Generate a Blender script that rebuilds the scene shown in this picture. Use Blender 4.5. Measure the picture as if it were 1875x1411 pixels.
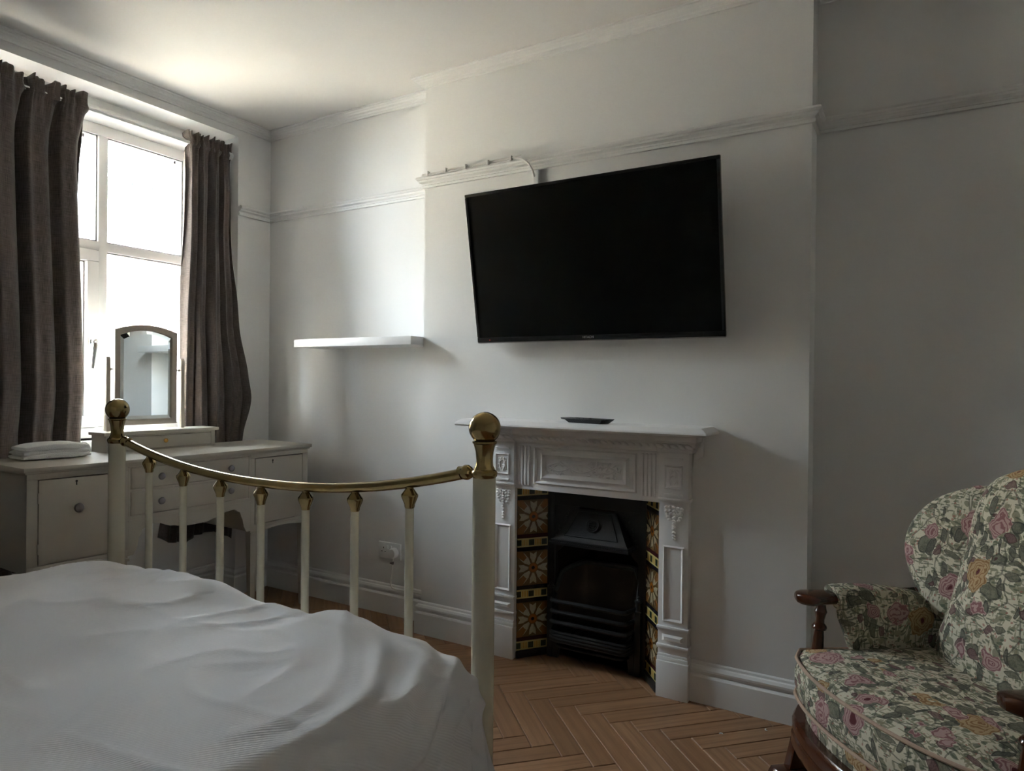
import bpy, bmesh, math, random
from mathutils import Vector, Matrix, noise

random.seed(7)
PI = math.pi
scene = bpy.context.scene
COL = scene.collection
for o in list(bpy.data.objects):
    bpy.data.objects.remove(o)

# ------------------------------------------------------------------ camera
YAW, PITCH, ROLL = 0.5323, -0.0042, 0.010
CAM = Vector((3.2666, -2.7309, 1.2))
F = Vector((-math.sin(YAW)*math.cos(PITCH), math.cos(YAW)*math.cos(PITCH), math.sin(PITCH)))
R0 = Vector((math.cos(YAW), math.sin(YAW), 0)); U0 = R0.cross(F)
RR = R0*math.cos(ROLL) + U0*math.sin(ROLL); UU = -R0*math.sin(ROLL) + U0*math.cos(ROLL)
cd = bpy.data.cameras.new('camera'); cam = bpy.data.objects.new('camera', cd); COL.objects.link(cam)
cd.sensor_width = 36; cd.lens = 24.0; cd.clip_start = .05
m = Matrix.Identity(4)
for i in range(3):
    m[i][0], m[i][1], m[i][2], m[i][3] = RR[i], UU[i], -F[i], CAM[i]
cam.matrix_world = m
scene.camera = cam

# ------------------------------------------------------------------ world, sun, exposure
w = bpy.data.worlds.new('world'); scene.world = w; w.use_nodes = True
bg = w.node_tree.nodes['Background']
bg.inputs['Color'].default_value = (.86, .93, 1.0, 1)
bg.inputs['Strength'].default_value = 24.0
sl = bpy.data.lights.new('sun_offscreen', 'SUN'); sl.energy = 120; sl.angle = .01; sl.color = (1, .80, .56)
sun = bpy.data.objects.new('sun_offscreen', sl); COL.objects.link(sun)
sun.rotation_euler = Vector((-.80, .25, -.55)).to_track_quat('-Z', 'Y').to_euler()
# daylight portal in the window opening
pl = bpy.data.lights.new('window_portal', 'AREA'); pl.shape = 'RECTANGLE'; pl.size = 1.62; pl.size_y = 1.56
po = bpy.data.objects.new('window_portal', pl); COL.objects.link(po)
po.location = (-.42, -1.14, 1.71); po.rotation_euler = Vector((1, 0, 0)).to_track_quat('-Z', 'Z').to_euler()
pl.cycles.is_portal = True
vs = scene.view_settings
vs.view_transform = 'Standard'; vs.look = 'None'; vs.gamma = 1; vs.use_curve_mapping = False
vs.exposure = 1.5

# ------------------------------------------------------------------ materials
MATS = {}
def nt(name):
    mt = bpy.data.materials.new(name); mt.use_nodes = True
    t = mt.node_tree; b = t.nodes['Principled BSDF']
    MATS[name] = mt
    return mt, t, b
def N(t, typ, **kw):
    n = t.nodes.new(typ)
    for k, v in kw.items(): setattr(n, k, v)
    return n
def setin(n, **kw):
    for k, v in kw.items(): n.inputs[k].default_value = v
def L(t, a, b): t.links.new(a, b)
def rgba(c): return (c[0], c[1], c[2], 1)
def math_(t, op, a, b=None, c=None, clamp=False):
    n = t.nodes.new('ShaderNodeMath'); n.operation = op; n.use_clamp = clamp
    for i, v in enumerate((a, b, c)):
        if v is None: continue
        if isinstance(v, (int, float)): n.inputs[i].default_value = v
        else: t.links.new(v, n.inputs[i])
    return n.outputs[0]
def mix_(t, fac, a, b):
    n = t.nodes.new('ShaderNodeMix'); n.data_type = 'RGBA'
    for sock, v in ((n.inputs[0], fac), (n.inputs[6], a), (n.inputs[7], b)):
        if isinstance(v, (int, float)): sock.default_value = v
        elif isinstance(v, tuple): sock.default_value = rgba(v)
        else: t.links.new(v, sock)
    return n.outputs[2]
def plain(name, col, rough=.6, metal=0.0, spec=.5, var=.06, nscale=8.0, bump=0.0, bscale=60.0, coat=0.0):
    mt, t, b = nt(name)
    tc = N(t, 'ShaderNodeTexCoord')
    nz = N(t, 'ShaderNodeTexNoise'); setin(nz, Scale=nscale, Detail=4.0)
    L(t, tc.outputs['Object'], nz.inputs['Vector'])
    c2 = tuple(max(0, x*(1-var*2)) for x in col)
    L(t, mix_(t, nz.outputs['Fac'], col, c2), b.inputs['Base Color'])
    setin(b, Roughness=rough, Metallic=metal); b.inputs['Specular IOR Level'].default_value = spec
    b.inputs['Coat Weight'].default_value = coat
    if bump:
        n2 = N(t, 'ShaderNodeTexNoise'); setin(n2, Scale=bscale, Detail=5.0)
        L(t, tc.outputs['Object'], n2.inputs['Vector'])
        bp = N(t, 'ShaderNodeBump'); setin(bp, Strength=bump, Distance=.004)
        L(t, n2.outputs['Fac'], bp.inputs['Height']); L(t, bp.outputs['Normal'], b.inputs['Normal'])
    return mt
plain('wall', (.80, .80, .79), .75, var=.015, nscale=1.5, bump=.12, bscale=35, spec=.3)
plain('ceiling', (.80, .785, .76), .8, var=.02, nscale=1.2, bump=.15, bscale=14, spec=.2)
plain('trim', (.80, .80, .79), .45, var=.02, bump=.08, bscale=30, spec=.4)
plain('white_iron', (.78, .77, .765), .4, var=.02, bump=.04, bscale=80, spec=.45)
plain('black_iron', (.0055, .0055, .006), .42, var=.2, nscale=30, bump=.25, bscale=160, spec=.5)
plain('grey_iron', (.045, .042, .040), .6, var=.2, nscale=30, bump=.2, bscale=120)
plain('fire_back', (.050, .030, .025), .85, var=.3, nscale=9, bump=.3, bscale=60, spec=.2)
plain('fire_clay', (.085, .060, .047), .8, var=.3, nscale=12, bump=.3, bscale=70, spec=.2)
plain('black_glaze', (.010, .009, .012), .12, var=.1, spec=.6)
plain('red_glaze', (.05, .010, .012), .12, var=.1, spec=.6)
plain('dresser_paint', (.52, .485, .42), .42, var=.03, nscale=5, bump=.05, bscale=90, spec=.4)
plain('mirror_paint', (.44, .385, .325), .45, var=.03, spec=.4)
plain('cream_enamel', (.64, .60, .475), .25, var=.02, spec=.5)
plain('pewter', (.30, .28, .29), .28, metal=1, var=.15, nscale=60)
plain('chrome', (.75, .75, .76), .15, metal=1, var=.02)
plain('glass_knob', (.75, .42, .12), .12, var=.1, spec=.7)
plain('upvc', (.82, .82, .81), .35, var=.01, spec=.4)
plain('gasket', (.30, .30, .30), .6)
plain('plastic_white', (.80, .80, .78), .3, var=.01)
plain('shelf_white', (.82, .83, .84), .35, var=.01)
plain('cable_white', (.74, .73, .70), .45, var=.03)
plain('tv_black', (.006, .006, .0065), .22, var=.05, spec=.45)
plain('tv_silver', (.35, .33, .32), .35, metal=.8, var=.03)
plain('hole_shade', (.01, .01, .01), .8, var=0)  # near-black colour painting in the shade of small holes
plain('lettering', (.45, .45, .45), .4, var=0)
plain('tray_black', (.010, .010, .011), .35, var=.1, bump=.5, bscale=180)
plain('chair_wood', (.085, .024, .009), .18, var=.3, nscale=14, spec=.55, coat=.3)
plain('rope', (.50, .36, .27), .85, var=.15, nscale=120)
plain('towel', (.86, .86, .85), .95, var=.03, bump=.8, bscale=260, spec=.1)
plain('mattress', (.75, .74, .72), .9)
plain('render_wall', (.82, .78, .70), .9, var=.04)
plain('paper', (.85, .85, .83), .6)
plain('ridge_blue', (.012, .020, .035), .6, spec=.05)
plain('tarmac', (.20, .19, .18), .9)

def brass():
    mt, t, b = nt('brass')
    tc = N(t, 'ShaderNodeTexCoord'); nz = N(t, 'ShaderNodeTexNoise'); setin(nz, Scale=14.0, Detail=5.0)
    L(t, tc.outputs['Object'], nz.inputs['Vector'])
    L(t, mix_(t, nz.outputs['Fac'], (.42, .315, .15), (.21, .16, .085)), b.inputs['Base Color'])
    setin(b, Metallic=1.0)
    L(t, math_(t, 'MULTIPLY_ADD', nz.outputs['Fac'], .20, .06), b.inputs['Roughness'])
brass()

def mirror_mat():
    mt, t, b = nt('mirror_glass')
    setin(b, Metallic=1.0, Roughness=.015); b.inputs['Base Color'].default_value = (.80, .86, .88, 1)
mirror_mat()

def glass_mat():
    mt, t, b = nt('window_glass')
    out = t.nodes['Material Output']
    tr = N(t, 'ShaderNodeBsdfTransparent'); tr.inputs[0].default_value = (.96, .98, .98, 1)
    gl = N(t, 'ShaderNodeBsdfGlossy'); setin(gl, Roughness=.02)
    fr = N(t, 'ShaderNodeFresnel'); setin(fr, IOR=1.45)
    mx = N(t, 'ShaderNodeMixShader')
    L(t, fr.outputs[0], mx.inputs[0]); L(t, tr.outputs[0], mx.inputs[1]); L(t, gl.outputs[0], mx.inputs[2])
    L(t, mx.outputs[0], out.inputs['Surface'])
glass_mat()

def screen_mat():
    mt, t, b = nt('tv_screen')
    tc = N(t, 'ShaderNodeTexCoord'); nz = N(t, 'ShaderNodeTexNoise'); setin(nz, Scale=300.0)
    L(t, tc.outputs['Object'], nz.inputs['Vector'])
    L(t, mix_(t, nz.outputs['Fac'], (.0012, .0012, .0013), (.0018, .0018, .0018)), b.inputs['Base Color'])
    setin(b, Roughness=.38); b.inputs['Specular IOR Level'].default_value = .06
screen_mat()

def wood_floor():
    mt, t, b = nt('oak_floor')
    tc = N(t, 'ShaderNodeTexCoord'); oi = N(t, 'ShaderNodeObjectInfo'); gi = N(t, 'ShaderNodeNewGeometry')
    rnd = math_(t, 'FRACT', math_(t, 'ADD', math_(t, 'MULTIPLY', oi.outputs['Random'], 7.31), gi.outputs['Random Per Island']))
    off = N(t, 'ShaderNodeCombineXYZ')
    L(t, math_(t, 'MULTIPLY', rnd, 17.0), off.inputs[0]); L(t, math_(t, 'MULTIPLY', rnd, 9.0), off.inputs[1])
    L(t, math_(t, 'MULTIPLY', rnd, 5.0), off.inputs[2])
    add = N(t, 'ShaderNodeVectorMath', operation='ADD')
    L(t, tc.outputs['Object'], add.inputs[0]); L(t, off.outputs[0], add.inputs[1])
    mp = N(t, 'ShaderNodeMapping'); mp.inputs['Scale'].default_value = (2.2, 26, 1)
    L(t, add.outputs[0], mp.inputs['Vector'])
    n1 = N(t, 'ShaderNodeTexNoise'); setin(n1, Scale=1.6, Detail=6.0, Roughness=.6, Distortion=.6)
    L(t, mp.outputs[0], n1.inputs['Vector'])
    mp2 = N(t, 'ShaderNodeMapping'); mp2.inputs['Scale'].default_value = (5, 130, 1)
    L(t, add.outputs[0], mp2.inputs['Vector'])
    n2 = N(t, 'ShaderNodeTexNoise'); setin(n2, Scale=1.5, Detail=3.0)
    L(t, mp2.outputs[0], n2.inputs['Vector'])
    wv = N(t, 'ShaderNodeTexWave'); wv.bands_direction = 'Y'
    setin(wv, Scale=.35, Distortion=9.0, Detail=2.0); wv.inputs['Detail Scale'].default_value = .8
    L(t, mp.outputs[0], wv.inputs['Vector'])
    base = mix_(t, rnd, (.255, .138, .070), (.375, .218, .120))
    c = mix_(t, math_(t, 'MULTIPLY_ADD', n1.outputs['Fac'], 2.4, -.75, clamp=True), base, (.215, .110, .053))
    c = mix_(t, math_(t, 'MULTIPLY', math_(t, 'POWER', wv.outputs['Fac'], 3.0), .45), c, (.165, .082, .038))
    c = mix_(t, math_(t, 'MULTIPLY_ADD', n2.outputs['Fac'], 1.6, -.85, clamp=True), c, (.165, .085, .042))
    L(t, c, b.inputs['Base Color'])
    setin(b, Roughness=.48); b.inputs['Specular IOR Level'].default_value = .35
    bp = N(t, 'ShaderNodeBump'); setin(bp, Strength=.12, Distance=.002)
    L(t, n2.outputs['Fac'], bp.inputs['Height']); L(t, bp.outputs['Normal'], b.inputs['Normal'])
wood_floor()

def curtain_mat():
    mt, t, b = nt('curtain_cloth')
    tc = N(t, 'ShaderNodeTexCoord')
    def thread(s):
        mp = N(t, 'ShaderNodeMapping'); mp.inputs['Scale'].default_value = s
        L(t, tc.outputs['UV'], mp.inputs['Vector'])
        n = N(t, 'ShaderNodeTexNoise'); setin(n, Scale=1.0, Detail=2.0); L(t, mp.outputs[0], n.inputs['Vector']); return n.outputs['Fac']
    a = thread((420, 26, 1)); h = thread((22, 420, 1))
    s = math_(t, 'ADD', a, h)
    L(t, mix_(t, math_(t, 'MULTIPLY_ADD', s, 1.5, -1.0, clamp=True), (.044, .034, .031), (.145, .116, .105)), b.inputs['Base Color'])
    setin(b, Roughness=.9); b.inputs['Specular IOR Level'].default_value = .15
    b.inputs['Sheen Weight'].default_value = .25
    bp = N(t, 'ShaderNodeBump'); setin(bp, Strength=.35, Distance=.002)
    L(t, s, bp.inputs['Height']); L(t, bp.outputs['Normal'], b.inputs['Normal'])
curtain_mat()

def linen_mat():
    mt, t, b = nt('duvet_cotton')
    tc = N(t, 'ShaderNodeTexCoord')
    nz = N(t, 'ShaderNodeTexNoise'); setin(nz, Scale=3.0, Detail=3.0); L(t, tc.outputs['Object'], nz.inputs['Vector'])
    L(t, mix_(t, nz.outputs['Fac'], (.72, .71, .715), (.69, .675, .685)), b.inputs['Base Color'])
    setin(b, Roughness=.85); b.inputs['Specular IOR Level'].default_value = .2
    mp = N(t, 'ShaderNodeMapping'); mp.inputs['Rotation'].default_value = (0, 0, .6); L(t, tc.outputs['UV'], mp.inputs['Vector'])
    wv = N(t, 'ShaderNodeTexWave'); setin(wv, Scale=62.0, Distortion=.6); L(t, mp.outputs[0], wv.inputs['Vector'])
    n2 = N(t, 'ShaderNodeTexNoise'); setin(n2, Scale=22.0, Detail=5.0); L(t, tc.outputs['Object'], n2.inputs['Vector'])
    h = math_(t, 'ADD', math_(t, 'MULTIPLY', wv.outputs['Fac'], .35), n2.outputs['Fac'])
    bp = N(t, 'ShaderNodeBump'); setin(bp, Strength=.16, Distance=.006)
    L(t, h, bp.inputs['Height']); L(t, bp.outputs['Normal'], b.inputs['Normal'])
linen_mat()

def tile_mat():
    # relief-moulded flower tile, coordinates 0...0.152 in local x and z
    mt, t, b = nt('flower_tile')
    tc = N(t, 'ShaderNodeTexCoord'); sp = N(t, 'ShaderNodeSeparateXYZ'); L(t, tc.outputs['Object'], sp.inputs[0])
    x = math_(t, 'MULTIPLY_ADD', sp.outputs[0], 1/.076, -1.0); y = math_(t, 'MULTIPLY_ADD', sp.outputs[2], 1/.076, -1.0)
    r = math_(t, 'SQRT', math_(t, 'ADD', math_(t, 'MULTIPLY', x, x), math_(t, 'MULTIPLY', y, y)))
    th = math_(t, 'ARCTAN2', y, x)
    s2 = math_(t, 'ABSOLUTE', math_(t, 'SINE', math_(t, 'MULTIPLY', th, 2.0)))       # 1 on diagonals
    c2 = math_(t, 'ABSOLUTE', math_(t, 'COSINE', math_(t, 'MULTIPLY', th, 2.0)))
    c4 = math_(t, 'COSINE', math_(t, 'MULTIPLY', th, 8.0))
    nz = N(t, 'ShaderNodeTexNoise'); setin(nz, Scale=150.0, Detail=3.0); L(t, tc.outputs['Object'], nz.inputs['Vector'])
    # eight petals: narrow lobes left and right of every diagonal, and on the axes
    lobe = math_(t, 'MULTIPLY_ADD', c4, .5, .5)
    outer = math_(t, 'MULTIPLY_ADD', s2, .35, .78)
    inr = math_(t, 'MULTIPLY', math_(t, 'GREATER_THAN', r, .27), math_(t, 'LESS_THAN', r, outer))
    petal = math_(t, 'MULTIPLY', math_(t, 'GREATER_THAN', math_(t, 'SUBTRACT', lobe, math_(t, 'MULTIPLY', math_(t, 'ABSOLUTE', math_(t, 'SUBTRACT', r, .62)), .9)), .10), inr)
    bgc = mix_(t, nz.outputs['Fac'], (.085, .048, .016), (.15, .09, .03))
    pet = mix_(t, nz.outputs['Fac'], (.26, .21, .125), (.48, .42, .29))
    c = mix_(t, petal, bgc, pet)
    corner = math_(t, 'MULTIPLY', math_(t, 'GREATER_THAN', s2, .93), math_(t, 'GREATER_THAN', r, .72))
    c = mix_(t, corner, c, (.20, .085, .022))
    ring = math_(t, 'LESS_THAN', r, .30)
    c = mix_(t, ring, c, (.17, .085, .02))
    c = mix_(t, math_(t, 'LESS_THAN', r, .255), c, mix_(t, math_(t, 'GREATER_THAN', math_(t, 'SINE', math_(t, 'MULTIPLY', th, 20.0)), 0.0), (.36, .13, .015), (.24, .07, .010)))
    c = mix_(t, math_(t, 'LESS_THAN', r, .10), c, (.045, .012, .006))
    L(t, c, b.inputs['Base Color'])
    setin(b, Roughness=.13); b.inputs['Specular IOR Level'].default_value = .6; b.inputs['Coat Weight'].default_value = .4
    h = math_(t, 'ADD', math_(t, 'MULTIPLY', math_(t, 'MULTIPLY', lobe, inr), .8), math_(t, 'ADD', math_(t, 'MULTIPLY', ring, .7), math_(t, 'MULTIPLY', nz.outputs['Fac'], .3)))
    bp = N(t, 'ShaderNodeBump'); setin(bp, Strength=.75, Distance=.004)
    L(t, h, bp.inputs['Height']); L(t, bp.outputs['Normal'], b.inputs['Normal'])
tile_mat()

def border_mat():
    mt, t, b = nt('border_tile')
    tc = N(t, 'ShaderNodeTexCoord'); sp = N(t, 'ShaderNodeSeparateXYZ'); L(t, tc.outputs['Object'], sp.inputs[0])
    fx = math_(t, 'FRACT', math_(t, 'MULTIPLY_ADD', sp.outputs[0], 1/.0608, .10))
    zz = math_(t, 'ABSOLUTE', math_(t, 'MULTIPLY_ADD', sp.outputs[2], 1/.0195, -1.0))
    inz = math_(t, 'LESS_THAN', zz, .66)
    sq = math_(t, 'MULTIPLY', math_(t, 'LESS_THAN', fx, .42), inz)
    st = math_(t, 'MULTIPLY', math_(t, 'GREATER_THAN', math_(t, 'SINE', math_(t, 'MULTIPLY', fx, 50.0)), .2), math_(t, 'MULTIPLY', math_(t, 'GREATER_THAN', fx, .48), inz))
    c = mix_(t, sq, (.50, .42, .17), (.022, .034, .016))
    c = mix_(t, st, c, (.42, .21, .028))
    L(t, c, b.inputs['Base Color'])
    setin(b, Roughness=.15); b.inputs['Specular IOR Level'].default_value = .6
    bp = N(t, 'ShaderNodeBump'); setin(bp, Strength=.4, Distance=.002)
    L(t, math_(t, 'ADD', sq, st), bp.inputs['Height']); L(t, bp.outputs['Normal'], b.inputs['Normal'])
border_mat()

def floral_mat():
    mt, t, b = nt('floral_tapestry')
    tc = N(t, 'ShaderNodeTexCoord')
    wn = N(t, 'ShaderNodeTexNoise'); setin(wn, Scale=9.0, Detail=2.0); L(t, tc.outputs['Object'], wn.inputs['Vector'])
    wv = N(t, 'ShaderNodeVectorMath', operation='SCALE'); wv.inputs['Scale'].default_value = .05
    L(t, wn.outputs['Color'], wv.inputs[0])
    warp = N(t, 'ShaderNodeVectorMath', operation='ADD'); L(t, tc.outputs['Object'], warp.inputs[0]); L(t, wv.outputs[0], warp.inputs[1])
    fn = N(t, 'ShaderNodeTexNoise'); setin(fn, Scale=420.0, Detail=2.0); L(t, tc.outputs['Object'], fn.inputs['Vector'])
    base = mix_(t, fn.outputs['Fac'], (.66, .62, .49), (.53, .495, .39))
    def vor(scale, feature='F1', rand=1.0, src=None, mink=None):
        v = N(t, 'ShaderNodeTexVoronoi'); v.feature = feature; setin(v, Scale=scale, Randomness=rand)
        if mink: v.distance = 'MINKOWSKI'; setin(v, Exponent=mink)
        L(t, src or warp.outputs[0], v.inputs['Vector']); return v
    # fine sprigs
    def sprig(rot, sc, thr, col, c, f=.75):
        mp = N(t, 'ShaderNodeMapping'); mp.inputs['Rotation'].default_value = rot; mp.inputs['Scale'].default_value = sc
        L(t, warp.outputs[0], mp.inputs['Vector'])
        v = vor(1.0, src=mp.outputs[0])
        msk = math_(t, 'LESS_THAN', v.outputs['Distance'], thr)
        return mix_(t, math_(t, 'MULTIPLY', msk, f), c, col)
    c = sprig((.3, .2, .5), (150, 36, 36), .40, (.155, .165, .105), base)
    c = sprig((.9, .1, 2.2), (36, 140, 40), .36, (.24, .23, .15), c)
    c = sprig((.2, 1.0, 1.4), (44, 44, 170), .36, (.10, .12, .085), c)
    c = sprig((.6, .6, .2), (90, 60, 60), .20, (.33, .14, .115), c)
    # curved twigs
    e = N(t, 'ShaderNodeTexVoronoi'); e.feature = 'DISTANCE_TO_EDGE'; setin(e, Scale=11.0); L(t, warp.outputs[0], e.inputs['Vector'])
    c = mix_(t, math_(t, 'MULTIPLY', math_(t, 'LESS_THAN', e.outputs['Distance'], .018), .65), c, (.085, .085, .07))
    # leaves
    for rot, sc, thr, col, dark, sv in (((.4, .3, .8), (36, 14, 16), .47, (.150, .150, .110), (.070, .075, .060), .52),
                                    ((1.1, .2, 2.3), (15, 38, 15), .45, (.130, .132, .105), (.060, .062, .055), .52),
                                    ((.5, 1.2, .3), (15, 17, 40), .45, (.165, .160, .120), (.085, .085, .07), .56),
                                    ((.1, .7, 1.3), (34, 17, 22), .38, (.190, .115, .110), (.10, .052, .055), .62)):
        mp = N(t, 'ShaderNodeMapping'); mp.inputs['Rotation'].default_value = rot; mp.inputs['Scale'].default_value = sc
        L(t, warp.outputs[0], mp.inputs['Vector'])
        v = vor(1.0, src=mp.outputs[0], rand=.9, mink=1.25)
        sel = math_(t, 'GREATER_THAN', N_sep(t, v.outputs['Color']), sv)
        d = v.outputs['Distance']
        msk = math_(t, 'MULTIPLY', math_(t, 'LESS_THAN', d, thr), sel)
        edge = math_(t, 'GREATER_THAN', d, thr*.84)
        vein = math_(t, 'GREATER_THAN', fn.outputs['Fac'], .54)
        lc = mix_(t, math_(t, 'MAXIMUM', edge, math_(t, 'MULTIPLY', vein, .6)), col, dark)
        c = mix_(t, math_(t, 'MULTIPLY', msk, .88), c, lc)
    # roses
    for sc, thr, seed, selv in ((7.6, .31, (0, 0, 0), .12), (9.5, .24, (3.1, 1.7, .4), .30)):
        mp = N(t, 'ShaderNodeMapping'); mp.inputs['Location'].default_value = seed; L(t, warp.outputs[0], mp.inputs['Vector'])
        v = vor(sc, src=mp.outputs[0], rand=.85)
        pn = N(t, 'ShaderNodeTexNoise'); setin(pn, Scale=34.0, Detail=2.0); L(t, tc.outputs['Object'], pn.inputs['Vector'])
        d = math_(t, 'ADD', v.outputs['Distance'], math_(t, 'MULTIPLY_ADD', pn.outputs['Fac'], .34, -.17))
        rv = N_sep(t, v.outputs['Color']); rg = N_sep(t, v.outputs['Color'], 1)
        sel = math_(t, 'GREATER_THAN', rg, selv)
        msk = math_(t, 'MULTIPLY', math_(t, 'LESS_THAN', d, thr), sel)
        ringv = math_(t, 'SINE', math_(t, 'MULTIPLY', d, 95.0))
        isor = math_(t, 'GREATER_THAN', rv, .74)
        light = mix_(t, isor, (.43, .29, .27), (.43, .31, .175))
        darkc = mix_(t, isor, (.25, .125, .13), (.27, .155, .075))
        rc = mix_(t, math_(t, 'GREATER_THAN', ringv, .35), light, darkc)
        rc = mix_(t, math_(t, 'LESS_THAN', d, thr*.22), rc, (.12, .035, .04))
        c = mix_(t, msk, c, rc)
    L(t, c, b.inputs['Base Color'])
    setin(b, Roughness=.92); b.inputs['Specular IOR Level'].default_value = .12
    bp = N(t, 'ShaderNodeBump'); setin(bp, Strength=.25, Distance=.0015)
    L(t, fn.outputs['Fac'], bp.inputs['Height']); L(t, bp.outputs['Normal'], b.inputs['Normal'])
def N_sep(t, col, ch=0):
    s = t.nodes.new('ShaderNodeSeparateColor'); t.links.new(col, s.inputs[0]); return s.outputs[ch]
floral_mat()

def slate_mat():
    mt, t, b = nt('roof_slate')
    tc = N(t, 'ShaderNodeTexCoord'); br = N(t, 'ShaderNodeTexBrick')
    setin(br, Scale=3.0); br.inputs['Color1'].default_value = (.10, .12, .16, 1); br.inputs['Color2'].default_value = (.15, .17, .21, 1); br.inputs['Mortar'].default_value = (.05, .05, .06, 1)
    L(t, tc.outputs['Object'], br.inputs['Vector']); L(t, br.outputs['Color'], b.inputs['Base Color'])
slate_mat()

# ------------------------------------------------------------------ mesh helpers
class MB:
    def __init__(s): s.bm = bmesh.new()
    def poly(s, pts, faces):
        vs = [s.bm.verts.new(p) for p in pts]
        for f in faces:
            try: s.bm.faces.new([vs[i] for i in f])
            except ValueError: pass
        return vs
    def box(s, x0, x1, y0, y1, z0, z1):
        s.poly([(x0,y0,z0),(x1,y0,z0),(x1,y1,z0),(x0,y1,z0),(x0,y0,z1),(x1,y0,z1),(x1,y1,z1),(x0,y1,z1)],
               [(0,3,2,1),(4,5,6,7),(0,1,5,4),(1,2,6,5),(2,3,7,6),(3,0,4,7)])
        return s
    def prism(s, pts, axis, a, b):
        """pts: 2D polygon; axis 'x','y','z' = extrude axis from a to b; 2D coords are the remaining axes in order."""
        def P(p, h):
            return {'x': (h, p[0], p[1]), 'y': (p[0], h, p[1]), 'z': (p[0], p[1], h)}[axis]
        n = len(pts)
        s.poly([P(p, a) for p in pts] + [P(p, b) for p in pts],
               [tuple(range(n))[::-1], tuple(range(n, 2*n))] + [(i, (i+1) % n, n+(i+1) % n, n+i) for i in range(n)])
        return s
    def tube(s, path, r, n=10, caps=True, closed=False):
        path = [Vector(p) for p in path]; k = len(path)
        rr = r if isinstance(r, (list, tuple)) else [r]*k
        rings = []; up = None
        for i in range(k):
            if closed: d = path[(i+1) % k] - path[i-1]
            else: d = path[min(i+1, k-1)] - path[max(i-1, 0)]
            d.normalize()
            if up is None:
                up = Vector((0, 0, 1)) if abs(d.z) < .9 else Vector((1, 0, 0))
            a = d.cross(up).normalized(); up = a.cross(d).normalized()
            rings.append([s.bm.verts.new(path[i] + (a*math.cos(2*PI*j/n) + up*math.sin(2*PI*j/n))*rr[i]) for j in range(n)])
        for i in range(k if closed else k-1):
            A, B = rings[i], rings[(i+1) % k]
            for j in range(n):
                s.bm.faces.new((A[j], A[(j+1) % n], B[(j+1) % n], B[j]))
        if caps and not closed:
            s.bm.faces.new(rings[0][::-1]); s.bm.faces.new(rings[-1])
        return s
    def lathe(s, prof, c=(0,0,0), n=24, M=None):
        """prof: list of (r, h) bottom to top about local z; M optional matrix."""
        c = Vector(c); rings = []
        for r, h in prof:
            ring = []
            for j in range(n):
                p = Vector((r*math.cos(2*PI*j/n), r*math.sin(2*PI*j/n), h))
                if M is not None: p = M @ p
                ring.append(s.bm.verts.new(p + c))
            rings.append(ring)
        for A, B in zip(rings, rings[1:]):
            for j in range(n):
                s.bm.faces.new((A[j], A[(j+1) % n], B[(j+1) % n], B[j]))
        s.bm.faces.new(rings[0][::-1]); s.bm.faces.new(rings[-1])
        return s
    def ellip(s, c, rad, M=None, n=10, k=6, e=1.0):
        c = Vector(c); rings = []
        def pw(v): return math.copysign(abs(v)**e, v)
        for i in range(1, k):
            ph = -PI/2 + PI*i/k
            ring = []
            for j in range(n):
                th = 2*PI*j/n
                p = Vector((rad[0]*pw(math.cos(ph))*pw(math.cos(th)), rad[1]*pw(math.cos(ph))*pw(math.sin(th)), rad[2]*pw(math.sin(ph))))
                if M is not None: p = M @ p
                ring.append(s.bm.verts.new(p + c))
            rings.append(ring)
        bt = Vector((0,0,-rad[2])); tp = Vector((0,0,rad[2]))
        if M is not None: bt = M @ bt; tp = M @ tp
        vb = s.bm.verts.new(bt + c); vt = s.bm.verts.new(tp + c)
        for A, B in zip(rings, rings[1:]):
            for j in range(n): s.bm.faces.new((A[j], A[(j+1) % n], B[(j+1) % n], B[j]))
        for j in range(n):
            s.bm.faces.new((vb, rings[0][(j+1) % n], rings[0][j])); s.bm.faces.new((vt, rings[-1][j], rings[-1][(j+1) % n]))
        return s
    def sweep(s, prof, path):
        """mitred moulding: prof = closed list of (offset to the right of travel, z); path = list of (x,y)."""
        path = [Vector((p[0], p[1])) for p in path]; k = len(path); rings = []
        for i in range(k):
            def nrm(a, b):
                d = (b - a).normalized(); return Vector((d.y, -d.x))
            if i == 0: mv = nrm(path[0], path[1])
            elif i == k-1: mv = nrm(path[-2], path[-1])
            else:
                n1, n2 = nrm(path[i-1], path[i]), nrm(path[i], path[i+1]); mv = (n1 + n2) / (1 + n1.dot(n2))
            rings.append([s.bm.verts.new((path[i].x + mv.x*o, path[i].y + mv.y*o, z)) for o, z in prof])
        n = len(prof)
        for A, B in zip(rings, rings[1:]):
            for j in range(n): s.bm.faces.new((A[j], A[(j+1) % n], B[(j+1) % n], B[j]))
        s.bm.faces.new(rings[0]); s.bm.faces.new(rings[-1][::-1])
        return s
    def grid(s, fn, nu, nv, closed_u=False, uv=False):
        V = [[s.bm.verts.new(fn(i/nu, j/nv)) for j in range(nv+1)] for i in range(nu if closed_u else nu+1)]
        lay = s.bm.loops.layers.uv.new('UVMap') if uv else None
        for i in range(nu):
            for j in range(nv):
                i2 = (i+1) % len(V)
                f = s.bm.faces.new((V[i][j], V[i2][j], V[i2][j+1], V[i][j+1]))
                if lay:
                    for lp, (a, b) in zip(f.loops, ((i,j),(i+1,j),(i+1,j+1),(i,j+1))):
                        lp[lay].uv = (a/nu*uv[0], b/nv*uv[1])
        return V

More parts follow.
